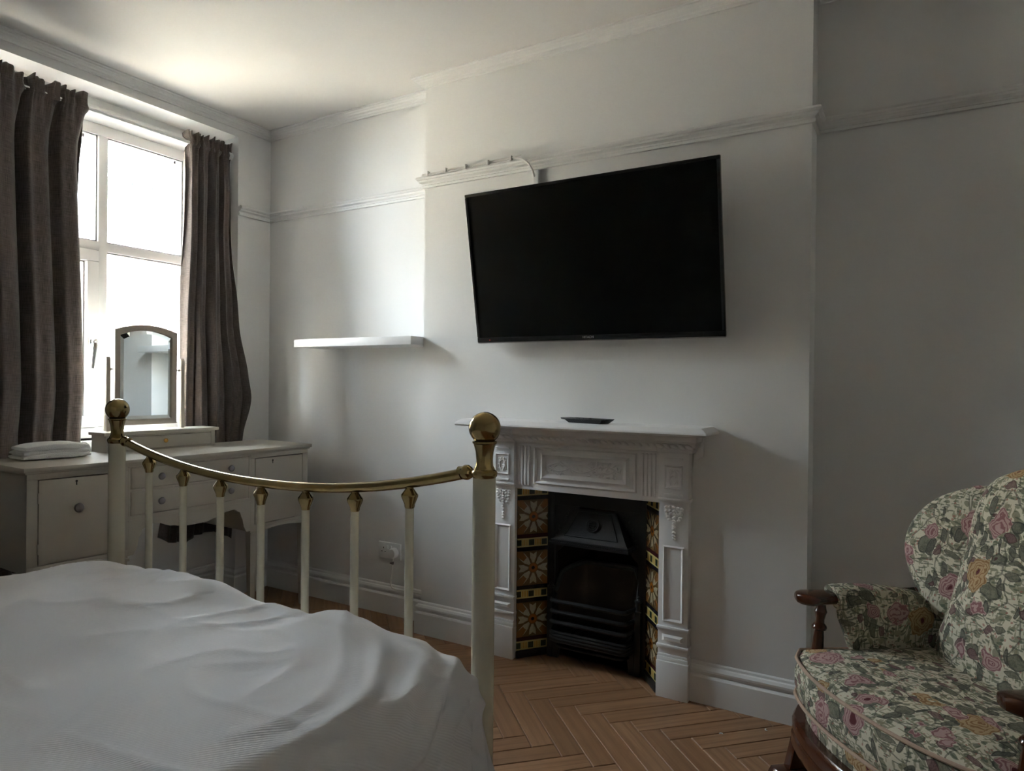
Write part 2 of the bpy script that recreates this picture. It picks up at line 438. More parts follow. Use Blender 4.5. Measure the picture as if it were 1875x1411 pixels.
def link(name, mb, mat, parent=None, bevel=0.0, smooth=True, angle=35, world=True, seg=2, label=None, kind=None):
    bm = mb.bm
    bmesh.ops.recalc_face_normals(bm, faces=bm.faces)
    if bevel:
        es = [e for e in bm.edges if len(e.link_faces) == 2 and e.calc_face_angle(0) > .5]
        bmesh.ops.bevel(bm, geom=es, offset=bevel, segments=seg, profile=.6, affect='EDGES', clamp_overlap=True)
    me = bpy.data.meshes.new(name); bm.to_mesh(me); bm.free()
    if smooth:
        for p in me.polygons: p.use_smooth = True
        me.set_sharp_from_angle(angle=math.radians(angle))
    me.materials.append(MATS[mat])
    o = bpy.data.objects.new(name, me); COL.objects.link(o)
    if parent is not None:
        o.parent = parent
        if world: o.matrix_parent_inverse = wmat(parent).inverted()
    if label: o['label'] = label
    if kind: o['kind'] = kind
    return o
def wmat(o):
    mm = Matrix.LocRotScale(o.location, o.rotation_euler, None)
    if o.parent is not None: mm = wmat(o.parent) @ o.matrix_parent_inverse @ mm
    return mm
def tag(o, label, cat, group=None):
    o['label'] = label; o['category'] = cat
    if group: o['group'] = group
    return o
def thing(name, label, cat, loc=(0,0,0), rot=(0,0,0), group=None):
    o = bpy.data.objects.new(name, None); COL.objects.link(o)
    o.location = loc; o.rotation_euler = rot; o.empty_display_size = .05
    return tag(o, label, cat, group)
def struct(name, mb, mat, label, parent=None, **kw):
    o = link(name, mb, mat, parent, **kw)
    if parent is None: o['kind'] = 'structure'; o['label'] = label
    return o
def lerp(a, b, t): return a + (b-a)*t
def interp(tab, x):
    if x <= tab[0][0]: return tab[0][1]
    for (a, p), (b, q) in zip(tab, tab[1:]):
        if x <= b: 
            t = (x-a)/(b-a); t = t*t*(3-2*t)
            return p + (q-p)*t
    return tab[-1][1]

def crom(tab, x):
    xs_ = [a for a, b in tab]; ys_ = [b for a, b in tab]
    if x <= xs_[0]: return ys_[0]
    if x >= xs_[-1]: return ys_[-1]
    i = max(k for k in range(len(xs_)-1) if xs_[k] <= x)
    h = xs_[i+1]-xs_[i]; t = (x-xs_[i])/h
    def sl(k):
        if k == 0: return (ys_[1]-ys_[0])/(xs_[1]-xs_[0])
        if k == len(xs_)-1: return (ys_[-1]-ys_[-2])/(xs_[-1]-xs_[-2])
        return (ys_[k+1]-ys_[k-1])/(xs_[k+1]-xs_[k-1])
    m0, m1 = sl(i)*h, sl(i+1)*h
    return (2*t**3-3*t*t+1)*ys_[i] + (t**3-2*t*t+t)*m0 + (-2*t**3+3*t*t)*ys_[i+1] + (t**3-t*t)*m1

# ------------------------------------------------------------------ room shell
H = 2.640                       # ceiling
D = .1317; XL, XR = 1.2423, 2.9485   # chimney breast
JY = -.222                      # right jamb of the window recess
RX = -.17                       # recess back wall
X1, Y1 = 4.75, -4.5
OX0, OX1, OZ = 1.775, 2.425, .745    # fire opening
mb = MB()
mb.box(-.45, 0, JY, .25, 0, H); mb.box(-.45, 0, -2.10, JY, 2.556, H); mb.box(-.45, 0, Y1-.2, -2.10, 0, H)
mb.box(-.45, RX, -2.10, JY, 0, .90); mb.box(-.45, RX, -2.10, JY, 2.487, 2.556)
mb.box(-.45, RX, -.295, JY, .90, 2.487); mb.box(-.45, RX, -2.10, -1.95, .90, 2.487)
struct('wall_left', mb, 'wall', 'white wall with the deep window recess behind the dressing table', smooth=False)
mb = MB()
mb.box(0, XL, 0, .25, 0, H); mb.box(XR, X1, 0, .25, 0, H)
struct('wall_back', mb, 'wall', 'white alcove walls either side of the chimney breast', smooth=False)
mb = MB()
mb.box(XL, OX0, -D, .5, 0, H); mb.box(OX1, XR, -D, .5, 0, H); mb.box(OX0, OX1, -D, .5, OZ, H)
struct('wall_chimney_breast', mb, 'wall', 'white chimney breast carrying the television and fireplace', smooth=False)
mb = MB(); mb.box(X1, X1+.2, Y1-.2, .25, 0, H)
struct('wall_right', mb, 'wall', 'plain white wall behind the armchair', smooth=False)
mb = MB(); mb.box(0, X1, Y1-.2, Y1, 0, H)
struct('wall_front', mb, 'wall', 'plain white wall behind the bed head', smooth=False)
mb = MB(); mb.box(-.45, X1+.2, Y1-.2, .5, H, H+.15)
struct('ceiling', mb, 'ceiling', 'white plaster ceiling', smooth=False)

# mouldings
crown = [(0, 2.596), (.010, 2.596), (.012, 2.603), (.018, 2.606), (.020, 2.613), (.030, 2.617), (.034, 2.623), (.040, 2.626), (.042, 2.632), (.050, 2.634), (.050, H), (0, H)]
mb = MB(); mb.sweep(crown, [(0, Y1), (0, 0), (XL, 0), (XL, -D), (XR, -D), (XR, 0), (X1, 0)])
struct('trim_1', mb, 'trim', 'white ceiling cornice moulding', angle=25)
zr = 2.121
rail = [(0, zr), (.012, zr), (.014, zr+.010), (.008, zr+.014), (.010, zr+.020), (.022, zr+.026), (.024, zr+.034), (.030, zr+.036), (.034, zr+.042), (.030, zr+.050), (.020, zr+.054), (.016, zr+.048), (0, zr+.048)]
mb = MB(); mb.sweep(rail, [(0, JY), (0, 0), (XL, 0), (XL, -D), (XR, -D), (XR, 0), (X1, 0)])
struct('trim_2', mb, 'trim', 'white picture rail running round the walls', angle=25)
base = [(0, 0), (.024, 0), (.024, .098), (.020, .104), (.012, .106), (.013, .112), (.020, .120), (.021, .128), (.015, .137), (.008, .140), (.007, .148), (.003, .152), (0, .152)]
mb = MB(); mb.sweep(base, [(RX, -2.09), (RX, JY), (0, JY), (0, 0), (.03, 0)])
struct('baseboard_left', mb, 'trim', 'white skirting board below the window', angle=25)
mb = MB(); mb.sweep(base, [(.03, 0), (XL, 0), (XL, -D), (1.66, -D)]); mb.sweep(base, [(2.546, -D), (XR, -D), (XR, 0), (X1, 0)])
struct('baseboard_back', mb, 'trim', 'white skirting board along the fireplace wall', angle=25)
mb = MB(); mb.sweep(base, [(X1, 0), (X1, Y1), (0, Y1)])
struct('baseboard_right', mb, 'trim', 'white skirting board behind the armchair', angle=25)
# lintel batten and recess lining board
mb = MB(); mb.box(RX, RX+.022, -2.10, JY, 2.487, 2.512); mb.box(RX, RX+.012, -2.10, JY, 2.512, 2.520)
struct('trim_3', mb, 'trim', 'white batten over the window head', bevel=.003)

# ------------------------------------------------------------------ herringbone floor
PW, PL = .0775, .400
mb = MB(); mb.box(-.45, X1+.2, Y1-.2, .5, -.06, -.012)
floor = struct('floor', mb, 'oak_floor', 'brown oak herringbone floor', smooth=False)
def plank_mesh():
    q = MB(); g = .0009
    q.box(g, PL-g, g, PW-g, -.012, 0)
    bmesh.ops.bevel(q.bm, geom=[e for e in q.bm.edges if all(v.co.z > -.001 for v in e.verts)], offset=.0020, segments=1, affect='EDGES')
    me = bpy.data.meshes.new('plank'); q.bm.to_mesh(me); q.bm.free(); me.materials.append(MATS['oak_floor']); return me
PM = plank_mesh()
ang = -PI/4; ca, sa = math.cos(ang), math.sin(ang)
PH = Vector((2.021, -.474))
planks = []
for k in range(-90, 90):
    for j in range(-14, 14):
        for kind in (0, 1):
            lx = k*PW + j*PL - (PW if kind else 0) + (PW if kind else 0)
            ly = k*PW - j*PL
            if kind == 0: ox, oy, rot = lx, ly, ang                       # along local x
            else: ox, oy, rot = k*PW + j*PL, k*PW - j*PL, ang + PI/2      # along local y, x range [(k-1)PW, kPW]
            wx, wy = PH.x + ca*ox - sa*oy, PH.y + sa*ox + ca*oy
            d = Vector((math.cos(rot), math.sin(rot))); n = Vector((-d.y, d.x))
            c = Vector((wx, wy)) + d*PL/2 + n*PW/2
            if -.40 < c.x < X1+.1 and Y1-.1 < c.y < .42:
                planks.append((c, wx, wy, rot))
def score(c):
    p = Vector((c.x, c.y, 0)) - CAM; z = p.dot(F)
    if z < .3: return 99
    u = p.dot(RR)/z; v = -p.dot(UU)/z
    if abs(u) > .80 or v > .62: return 90
    if c.y < -1.60 and c.x < 2.55: return 80
    if c.y > .12: return 70
    return z
planks.sort(key=lambda q: score(q[0]))
rest = MB()
for i, (c, wx, wy, rot) in enumerate(planks):
    if i < 290:
        o = bpy.data.objects.new('plank', PM); COL.objects.link(o); o.parent = floor
        o.location = (wx, wy, 0); o.rotation_euler = (0, 0, rot)
    else:
        d = Vector((math.cos(rot), math.sin(rot))); n = Vector((-d.y, d.x)); b0 = Vector((wx, wy)); g = .0006
        pts = [b0 + d*a + n*bb for a, bb in ((g, g), (PL-g, g), (PL-g, PW-g), (g, PW-g))]
        rest.poly([(p.x, p.y, 0) for p in pts] + [(p.x, p.y, -.012) for p in pts], [(0,1,2,3),(0,4,5,1),(1,5,6,2),(2,6,7,3),(3,7,4,0)])
link('plank_field', rest, 'oak_floor', floor, smooth=False, kind='stuff')

# ------------------------------------------------------------------ window
WX = -.30
win = bpy.data.objects.new('window_1', None); COL.objects.link(win); win.location = (WX, -1.14, .90)
win['kind'] = 'structure'; win['label'] = 'white plastic casement window between the brown curtains'
ya, yb, za, zb = -1.95, -.295, .90, 2.487
mb = MB(); f = .055
mb.box(WX-.07, WX, ya, yb, za, za+f); mb.box(WX-.07, WX, ya, yb, zb-f, zb)
mb.box(WX-.07, WX, ya, ya+f, za+f, zb-f); mb.box(WX-.07, WX, yb-f, yb, za+f, zb-f)
link('window_frame', mb, 'upvc', win, bevel=.006)
ym1, ym2, zt = -.795, -1.47, 1.870
mb = MB(); mb.box(WX-.07, WX+.004, ym1-.024, ym1+.024, za+f, zb-f); link('mullion', mb, 'upvc', win, bevel=.010)
mb = MB(); mb.box(WX-.07, WX+.004, ym2-.024, ym2+.024, za+f, zb-f); link('mullion', mb, 'upvc', win, bevel=.010)
mb = MB(); mb.box(WX-.068, WX+.003, ya+f, yb-f, zt-.024, zt+.024); link('transom', mb, 'upvc', win, bevel=.010)
def sash(y0, y1, z0, z1, casement):
    if casement:
        s_ = .058; mb = MB()
        mb.box(WX-.06, WX+.016, y0, y1, z0, z0+s_); mb.box(WX-.06, WX+.016, y0, y1, z1-s_, z1)
        mb.box(WX-.06, WX+.016, y0, y0+s_, z0+s_, z1-s_); mb.box(WX-.06, WX+.016, y1-s_, y1, z0+s_, z1-s_)
        so = link('casement', mb, 'upvc', win, bevel=.006)
        y0 += s_; y1 -= s_; z0 += s_; z1 -= s_
    else: so = win
    mb = MB(); g = .006
    for b in ((y0, y1, z0, z0+g), (y0, y1, z1-g, z1), (y0, y0+g, z0, z1), (y1-g, y1, z0, z1)):
        mb.box(WX-.035, WX-.012, *b)
    link('gasket', mb, 'gasket', so)
    mb = MB(); mb.box(WX-.034, WX-.028, y0, y1, z0, z1); link('pane', mb, 'window_glass', so, smooth=False)
    return so
lo, hi = za+f, zb-f
sash(ym1+.024, yb-f, lo, zt-.024, False); sash(ym1+.024, yb-f, zt+.024, hi, False)
cs = sash(ym2+.024, ym1-.024, lo, zt-.024, True); sash(ym2+.024, ym1-.024, zt+.024, hi, False)
sash(ya+f, ym2-.024, lo, zt-.024, False); sash(ya+f, ym2-.024, zt+.024, hi, False)
mb = MB(); mb.box(WX+.016, WX+.028, -.870, -.842, 1.335, 1.415)
mb.tube([(WX+.028, -.856, 1.385), (WX+.050, -.856, 1.385), (WX+.056, -.857, 1.365), (WX+.054, -.862, 1.300), (WX+.050, -.866, 1.250)], [.009, .010, .010, .008, .006], 8)
mb.ellip((WX+.050, -.856, 1.385), (.014, .012, .014))
link('handle', mb, 'chrome', cs, bevel=0, label='chrome lever handle')
mb = MB(); mb.box(RX-.14, RX+.05, -1.97, -.275, .868, .900); link('window_sill', mb, 'trim', win, bevel=.008)
mb = MB()
for (y, z) in ((-.90, hi-.03), (-.36-.055, hi-.03)):
    mb.ellip((WX+.012, y, z), (.010, .006, .010))
mb.tube([(WX+.012, -.90, hi-.03), (WX+.012, -1.43, hi-.03)], .0025, 6); mb.tube([(WX+.012, ym1+.04, hi-.03), (WX+.012, -.42, hi-.03)], .0025, 6)
link('net_curtain_wire', mb, 'pewter', win)

# ------------------------------------------------------------------ outside
house = thing('house', 'pale rendered house with slate roof outside the window', 'house', (-9, 3, -3.2))
mb = MB(); mb.box(-11.0, -8.0, -6, 14, -3.2, 3.55); link('wall', mb, 'render_wall', house, smooth=False)
mb = MB(); mb.prism([(-11.2, 3.5), (-7.7, 3.5), (-7.7, 3.6), (-9.45, 4.9), (-11.2, 3.6)], 'y', -6.3, 14.3)
link('roof', mb, 'roof_slate', house, smooth=False)
x_ = -9.28
for y0, y1, zz in ((4.20, 4.55, 4.86), (4.62, 4.86, 4.86), (5.01, 5.52, 4.86)):
    mb = MB(); mb.box(x_-.05, x_, y0, y1, zz-.14, zz); link('ridge_strip', mb, 'ridge_blue', house, smooth=False)  # matt dark blue strips along the roof ridge
mb = MB(); mb.box(-40, -.46, -40, 40, -3.4, -3.2)
struct('ground', mb, 'tarmac', 'grey street outside the window', smooth=False)

# ------------------------------------------------------------------ curtains and rod
rod = thing('curtain_rod', 'slim white rod threaded through the curtain headings', 'curtain rod', (-.06, -1.16, 2.456))
mb = MB(); mb.tube([(-.060, -2.10, 2.456), (-.060, JY, 2.456)], .009, 10); link('pole', mb, 'trim', rod)
for y in (-2.09, JY-.012):
    mb = MB(); mb.tube([(-.06, y-.010, 2.456), (-.06, y+.011, 2.456)], .020, 14); link('socket', mb, 'trim', rod)
mb = MB(); mb.box(RX, -.06, -1.17, -1.15, 2.448, 2.464); link('bracket', mb, 'trim', rod)

def curtain(name, label, ledge, redge, xc, folds, seed, zbot, ztop=2.512, hem=None, low=0):
    """ledge/redge: tables z -> y; xc: fn(s,z) -> mean x."""
    rnd = random.Random(seed)
    ph = [rnd.uniform(0, 6.28) for _ in range(6)]
    t = thing(name, label, 'curtain', (xc(.5, 1.2), interp(ledge, 1.2)*.5+interp(redge, 1.2)*.5, zbot), group='brown curtains at the window')
    def fn(u, v):
        z = lerp(zbot, ztop, v)
        if hem: z += hem(u)*(1-v)**3
        s = u
        wob = .10*math.sin(2*PI*s*1.7+ph[0]) + .05*math.sin(2*PI*s*3.1+ph[1])
        top = max(0.0, min(1.0, (z-2.30)/.17))
        sdrift = .02*math.sin(z*2.1+ph[2])
        p = folds*(s + .05*wob + sdrift*(1-top))*2*PI
        A = .044*(1-.45*top) * (.75+.35*math.sin(p*.37+ph[3]))
        if low: A *= 1 - low*max(0, min(1, (1.05-z)/.2))*max(0, min(1, (s-.35)/.3))
        x = xc(s, z) + A*(2*abs(math.sin(p/2))**.75 - 1.25) + .006*math.sin(2*p+ph[4]) + .012*noise.noise(Vector((s*4+seed, z*1.3, 1.0)))
        y = lerp(interp(ledge, z), interp(redge, z), s) + .010*math.cos(p)
        # gathered heading with a frill above the rod
        g = math.sin(2*PI*s*folds*3.1+ph[5]) + .6*math.sin(2*PI*s*folds*5.3+ph[1])
        x += .0065*top*g
        pinch = math.exp(-((z-2.456)/.016)**2)
        x = lerp(x, -.060 + .017 + .003*g, pinch*.9)
        fr = max(0.0, (z-2.462)/.040)
        x += fr*(.006 + .0050*g); z += fr*(.006*math.sin(2*PI*s*folds*1.3+ph[2]) + .0022*g - .010*noise.noise(Vector((s*9, seed, 0))))
        return (x, y, z)
    mb = MB(); V = mb.grid(fn, 300, 110, uv=(1.0, 1.9))
    o = link('cloth', mb, 'curtain_cloth', t, angle=180)
    sm = o.modifiers.new('thickness', 'SOLIDIFY'); sm.thickness = .003; sm.offset = 0
    # pull tabs standing over the heading
    return t
def xcL(s, z): return -.062 - .030*max(0, min(1, (1.15-z)/.2)) + .020*math.sin(s*5) * (1-max(0, (z-2.2)/.3))
ct = curtain('curtain', 'long dark brown curtain behind the folded towel',
        [(0, -1.93), (2.5, -1.93)], [(0.3, -1.005), (.9, -1.000), (1.6, -1.012), (2.2, -1.012), (2.5, -1.00)], xcL, 7.0, 3, .34)
def xcR(s, z):
    out = interp([(.3, .000), (.80, .016), (.95, .022), (1.18, .030), (1.6, -.010), (2.1, -.050), (2.5, -.060)], z)
    return lerp(-.060, out, s**1.2) + interp([(.3, 0.0), (.90, .0), (1.10, .060), (1.5, .03), (1.9, .00), (2.5, 0)], z)*max(0, (s-.62)/.38)
ct2 = curtain('curtain', 'dark brown curtain bunched beside the white alcove',
        [(.3, -.63), (.9, -.525), (1.5, -.515), (2.1, -.500), (2.47, -.495), (2.5, -.51)],
        [(.3, -.25), (.75, -.200), (.95, -.196), (1.1, -.208), (1.22, -.222), (1.5, -.236), (1.9, -.236), (2.3, -.232), (2.5, -.230)], xcR, 4.2, 11, .335,
        hem=lambda u: .045*(1-u) - .025*math.sin(u*7), low=.9)
def tab(t, y, h):
    mb = MB(); mb.prism([(-.052, 2.440), (-.047, 2.440), (-.040, 2.490+h), (-.046, 2.497+h), (-.074, 2.492+h), (-.072, 2.486+h), (-.049, 2.488+h)], 'y', y-.011, y+.011)
    link('heading_tab', mb, 'curtain_cloth', t)
for y, h in ((-1.135, .028), (-1.20, .012)): tab(ct, y, h)
for y, h in ((-.262, .012), (-.44, .012)): tab(ct2, y, h)

# ------------------------------------------------------------------ dressing table (local frame: x to the room, y along the wall)
ROTD = math.radians(-2.5)
dr = thing('dressing_table', 'cream painted kneehole dressing table with drawers in front of the window', 'dressing table', (.002, -.761, 0), (0, 0, ROTD))
BY = .665
def bow(y): return .022*(1-(y/BY)**2)
FX = .420
def strip(mb, y0, y1, zb, zt, x0off, x1off, n=24):
    """panel following the bowed front; zb, zt functions or numbers."""
    fb = zb if callable(zb) else (lambda y: zb); ft = zt if callable(zt) else (lambda y: zt)
    rows = []
    for i in range(n+1):
        y = lerp(y0, y1, i/n); xf = FX+bow(y)+x1off; xb = FX+bow(y)+x0off
        rows.append([mb.bm.verts.new(p) for p in ((xf, y, fb(y)), (xf, y, ft(y)), (xb, y, ft(y)), (xb, y, fb(y)))])
    for A, B in zip(rows, rows[1:]):
        for j in range(4): mb.bm.faces.new((A[j], A[(j+1) % 4], B[(j+1) % 4], B[j]))
    mb.bm.faces.new(rows[0]); mb.bm.faces.new(rows[-1][::-1])
def topshape(ov, z0, z1):
    pts = [(-.0, -BY-ov), (0, BY+ov)] + [(FX+bow(y)+ov, y*(BY+ov)/BY) for y in [lerp(BY, -BY, i/24) for i in range(25)]]
    mb = MB(); mb.prism(pts, 'z', z0, z1); return mb
link('top', topshape(.016, .842, .860), 'dresser_paint', dr, bevel=.004, world=False, angle=30)
link('top_moulding', topshape(.008, .834, .842), 'dresser_paint', dr, bevel=.003, world=False, angle=30)
ZC = .455                                      # underside of the side cabinets
def arch_b(y): return ZC - .012 + .022*math.sin(PI*min(1, max(0, (abs(y)-.30)/(BY-.30))))
for sgn in (-1, 1):
    ya_, yb_ = sorted((sgn*.297, sgn*BY))
    mb = MB()
    mb.box(0, .018, ya_, yb_, ZC, .834)                                     # back
    for y in (ya_, yb_-.02): mb.box(0, FX-.004+bow(y), y, y+.02, ZC-.005, .834)
    mb.box(.018, FX-.03, ya_+.02, yb_-.02, ZC, ZC+.015)
    link('cabinet_body', mb, 'dresser_paint', dr, world=False, bevel=.002)
    mb = MB()
    y0d, y1d = sorted((sgn*.322, sgn*.628))
    strip(mb, ya_, yb_, .812, .834, -.02, 0)
    strip(mb, ya_, yb_, arch_b, .480, -.02, 0)
    strip(mb, ya_, y0d, .480, .812, -.02, 0, 4); strip(mb, y1d, yb_, .480, .812, -.02, 0, 4)
    link('face_frame', mb, 'dresser_paint', dr, world=False, bevel=.0015)
    mb = MB(); strip(mb, ya_-.004, yb_+.004, lambda y: arch_b(y)-.010, lambda y: arch_b(y)+.004, -.01, .008); link('lower_moulding', mb, 'dresser_paint', dr, world=False, bevel=.003)
    mb = MB(); strip(mb, y0d+.003, y1d-.003, .483, .8085, -.018, .0005)
    dd = link('door', mb, 'dresser_paint', dr, world=False, bevel=.002)
    if sgn < 0:
        yk = -.495; xk = FX+bow(yk)
        mb = MB(); mb.lathe([(.006, 0), (.007, .008), (.008, .012), (.017, .018), (.019, .024), (.016, .030), (.008, .033)], (xk, yk, .690), 18, Matrix.Rotation(PI/2, 3, 'Y'))
        link('knob', mb, 'pewter', dd, world=False, label='pewter knob')
    yk = -.495 if sgn < 0 else .430; xk = FX+bow(yk)
    mb = MB(); mb.tube([(xk-.004, yk, .793), (xk+.0012, yk, .793)], .0045, 10); mb.box(xk-.004, xk+.0012, yk-.002, yk+.002, .778, .792); link('keyhole', mb, 'hole_shade', dd, world=False)  # raised dark piece, the keyhole's inner shade is in its colour
    if sgn < 0:
        for zz in (.740, .545):
            mb = MB(); mb.tube([(FX+bow(-.627)-.001, -.6275, zz-.02), (FX+bow(-.627)-.001, -.6275, zz+.02)], .0035, 8); link('hinge', mb, 'dresser_paint', dd, world=False)
# centre section
mb = MB()
mb.box(0, .018, -.297, .297, .60, .834); mb.box(.018, FX-.02, -.297, .297, .600, .612)
link('drawer_box', mb, 'dresser_paint', dr, world=False)
mb = MB()
strip(mb, -.297, .297, .824, .834, -.02, 0); strip(mb, -.297, .297, .7235, .7325, -.02, 0)
strip(mb, -.297, -.288, .620, .824, -.02, 0, 3); strip(mb, .288, .297, .620, .824, -.02, 0, 3)
link('drawer_rails', mb, 'dresser_paint', dr, world=False, bevel=.0015)
def apron(y):
    a = abs(y)
    return interp([(0, .540), (.05, .541), (.11, .553), (.165, .572), (.205, .576), (.235, .560), (.252, .520), (.262, .478), (.275, .456), (.297, .455)], a)
mb = MB(); strip(mb, -.297, .297, apron, .620, -.022, 0, 80); link('apron', mb, 'dresser_paint', dr, world=False, angle=40)
mb = MB(); strip(mb, -.297, .297, .598, .6025, -.005, .002, 24); link('bead', mb, 'dresser_paint', dr, world=False)
for z0, z1 in ((.7345, .8225), (.622, .7220)):
    mb = MB(); strip(mb, -.286, .286, z0, z1, -.018, .0005); d_ = link('drawer', mb, 'dresser_paint', dr, world=False, bevel=.002)
    for y in (-.165, .175):
        x = FX+bow(y)
        mb = MB(); mb.lathe([(.0055, 0), (.006, .008), (.0075, .011), (.0145, .016), (.016, .021), (.0135, .026), (.007, .0285)], (x, y, (z0+z1)/2), 18, Matrix.Rotation(PI/2, 3, 'Y'))
        link('knob', mb, 'pewter', d_, world=False, label='pewter knob')
# legs
def leg(x, y, top, w0=.040, w1=.022):
    mb = MB(); s0, s1 = w0/2, w1/2
    mb.poly([(x-s1, y-s1, 0), (x+s1, y-s1, 0), (x+s1, y+s1, 0), (x-s1, y+s1, 0), (x-s0, y-s0, top), (x+s0, y-s0, top), (x+s0, y+s0, top), (x-s0, y+s0, top)],
            [(3,2,1,0),(4,5,6,7),(0,1,5,4),(1,2,6,5),(2,3,7,6),(3,0,4,7)])
    link('leg', mb, 'dresser_paint', dr, world=False, bevel=.002)
for sgn in (-1, 1):
    leg(FX-.018, sgn*(BY-.020), ZC); leg(FX+bow(.3)-.020, sgn*.318, ZC); leg(.020, sgn*(BY-.020), ZC)

# ------------------------------------------------------------------ mirror stand on the dressing table
A_ = Vector((.075, -.992)); B_ = Vector((.163, -.454)); dv = (B_-A_); LB = dv.length
rotm = math.radians(-2.5)
mir = thing('dressing_mirror', 'taupe arched swing mirror on a small drawer box', 'mirror', ((A_.x+B_.x)/2, (A_.y+B_.y)/2, .860), (0, 0, rotm))
hb = LB/2; DB = .130
mb = MB()
mb.box(-DB, -.004, -hb, -hb+.014, 0, .078); mb.box(-DB, -.004, hb-.014, hb, 0, .078); mb.box(-DB, -DB+.012, -hb+.014, hb-.014, 0, .078)
mb.box(-DB, -.004, -hb+.014, hb-.014, 0, .008); mb.box(-.016, 0, -hb, -hb+.022, 0, .078); mb.box(-.016, 0, hb-.022, hb, 0, .078); mb.box(-.016, 0, -hb+.022, hb-.022, .070, .078)
link('box', mb, 'dresser_paint', mir, world=False, bevel=.0015)
mb = MB(); mb.box(-.014, .001, -hb+.024, hb-.024, .010, .068); q = link('drawer', mb, 'dresser_paint', mir, world=False, bevel=.002)
mb = MB(); mb.lathe([(.004, 0), (.004, .006), (.009, .010), (.011, .015), (.008, .021), (.003, .023)], (.001, 0, .042), 8, Matrix.Rotation(PI/2, 3, 'Y')); link('knob', mb, 'glass_knob', q, world=False, label='amber glass knob')
mb = MB(); mb.box(-DB-.004, .014, -hb-.014, hb+.014, .078, .094); link('lid', mb, 'dresser_paint', mir, world=False, bevel=.005)
# uprights
MX = -.085
ymid = -.044
for s_, zz in ((-1, .445), (1, .445)):
    y = ymid + s_*.182
    mb = MB(); mb.prism([(MX-.016, .094), (MX+.016, .094), (MX+.013, zz-.012), (MX+.006, zz), (MX-.010, zz-.004), (MX-.013, zz-.016)], 'y', y-.009, y+.009)
    link('upright', mb, 'mirror_paint', mir, world=False, bevel=.002)
    mb = MB(); mb.tube([(MX, y-s_*.009, .385), (MX, y-s_*.026, .385)], .004, 8); mb.ellip((MX, y-s_*.016, .385), (.008, .005, .008)); link('pivot', mb, 'pewter', mir, world=False)
# arched frame
mw, mh0, mh1 = .153, .118, .118+.455
def arch_pts(inset):
    a = mw-inset
    pts = [(ymid-a, mh0+inset), (ymid+a, mh0+inset)]
    rise = .030
    for i in range(17):
        tt = lerp(1, -1, i/16); pts.append((ymid+a*tt, mh1-inset+rise*(1-tt*tt)))
    return pts
o_, i_ = arch_pts(0), arch_pts(.026)
mb = MB(); n_ = len(o_)
vo = []
for pts, x in ((o_, MX+.010), (i_, MX+.008), (i_, MX-.010), (o_, MX-.010)):
    vo.append([mb.bm.verts.new((x, p[0], p[1])) for p in pts])
for k in range(4):
    A, B = vo[k], vo[(k+1) % 4]
    for j in range(n_): mb.bm.faces.new((A[j], A[(j+1) % n_], B[(j+1) % n_], B[j]))
mf = link('frame', mb, 'mirror_paint', mir, world=False, bevel=.0025, angle=30)
b1, b2 = arch_pts(.026), arch_pts(.044)
mb = MB()
v1 = [mb.bm.verts.new((MX-.001, p[0], p[1])) for p in b1]; v2 = [mb.bm.verts.new((MX+.002, p[0], p[1])) for p in b2]
v3 = [mb.bm.verts.new((MX-.006, p[0], p[1])) for p in b1]
for j in range(n_):
    mb.bm.faces.new((v1[j], v1[(j+1) % n_], v2[(j+1) % n_], v2[j])); mb.bm.faces.new((v3[j], v3[(j+1) % n_], v1[(j+1) % n_], v1[j]))
mb.bm.faces.new(v2); mb.bm.faces.new(v3[::-1])
link('mirror_glass', mb, 'mirror_glass', mir, world=False, smooth=False)

# ------------------------------------------------------------------ folded towel
tw = thing('towel', 'folded white bath towel on the cream dressing table', 'towel', (.10, -1.222, .860), (0, 0, math.radians(-3)))
def towel_layer(z0, z1, dx, dy, lx, ly, sd):
    mb = MB()
    def fn(u, v):
        th = v*2*PI; e = .35
        cx, cz = math.cos(th), math.sin(th)
        px = math.copysign(abs(cx)**e, cx); pz = math.copysign(abs(cz)**(e*1.6), cz)
        yy = lerp(-ly, ly, u); endf = 1-abs(2*u-1)**5*.55
        nz = .0025*noise.noise(Vector((u*6, th*2, sd)))
        return (dx + px*lx*(.97+.03*endf), dy+yy, lerp(z0, z1, .5+.5*pz*endf) + nz + .006*math.sin(u*PI)*(1 if pz > 0 else 0))
    V = mb.grid(fn, 24, 40)
    mb.bm.faces.new([v for v in V[0][:-1]]); mb.bm.faces.new([v for v in V[-1][:-1]])
    bmesh.ops.remove_doubles(mb.bm, verts=mb.bm.verts, dist=.0003)
    return mb
for i_l, (z0, z1, dx) in enumerate(((.0, .024, .0), (.016, .042, -.004), (.034, .062, .003))):
    link('fold', towel_layer(z0, z1, dx, .0, .075 - .002*i_l, .128 - .004*i_l, i_l), 'towel', tw, world=False, angle=60)
mb = MB(); mb.tube([(.074*math.cos(a)+.0, .126, .031+.029*math.sin(a)) for a in [PI*.5, PI*.35, PI*.2, 0, -PI*.2, -PI*.35, -PI*.5]], .002, 6); link('hem', mb, 'towel', tw, world=False)

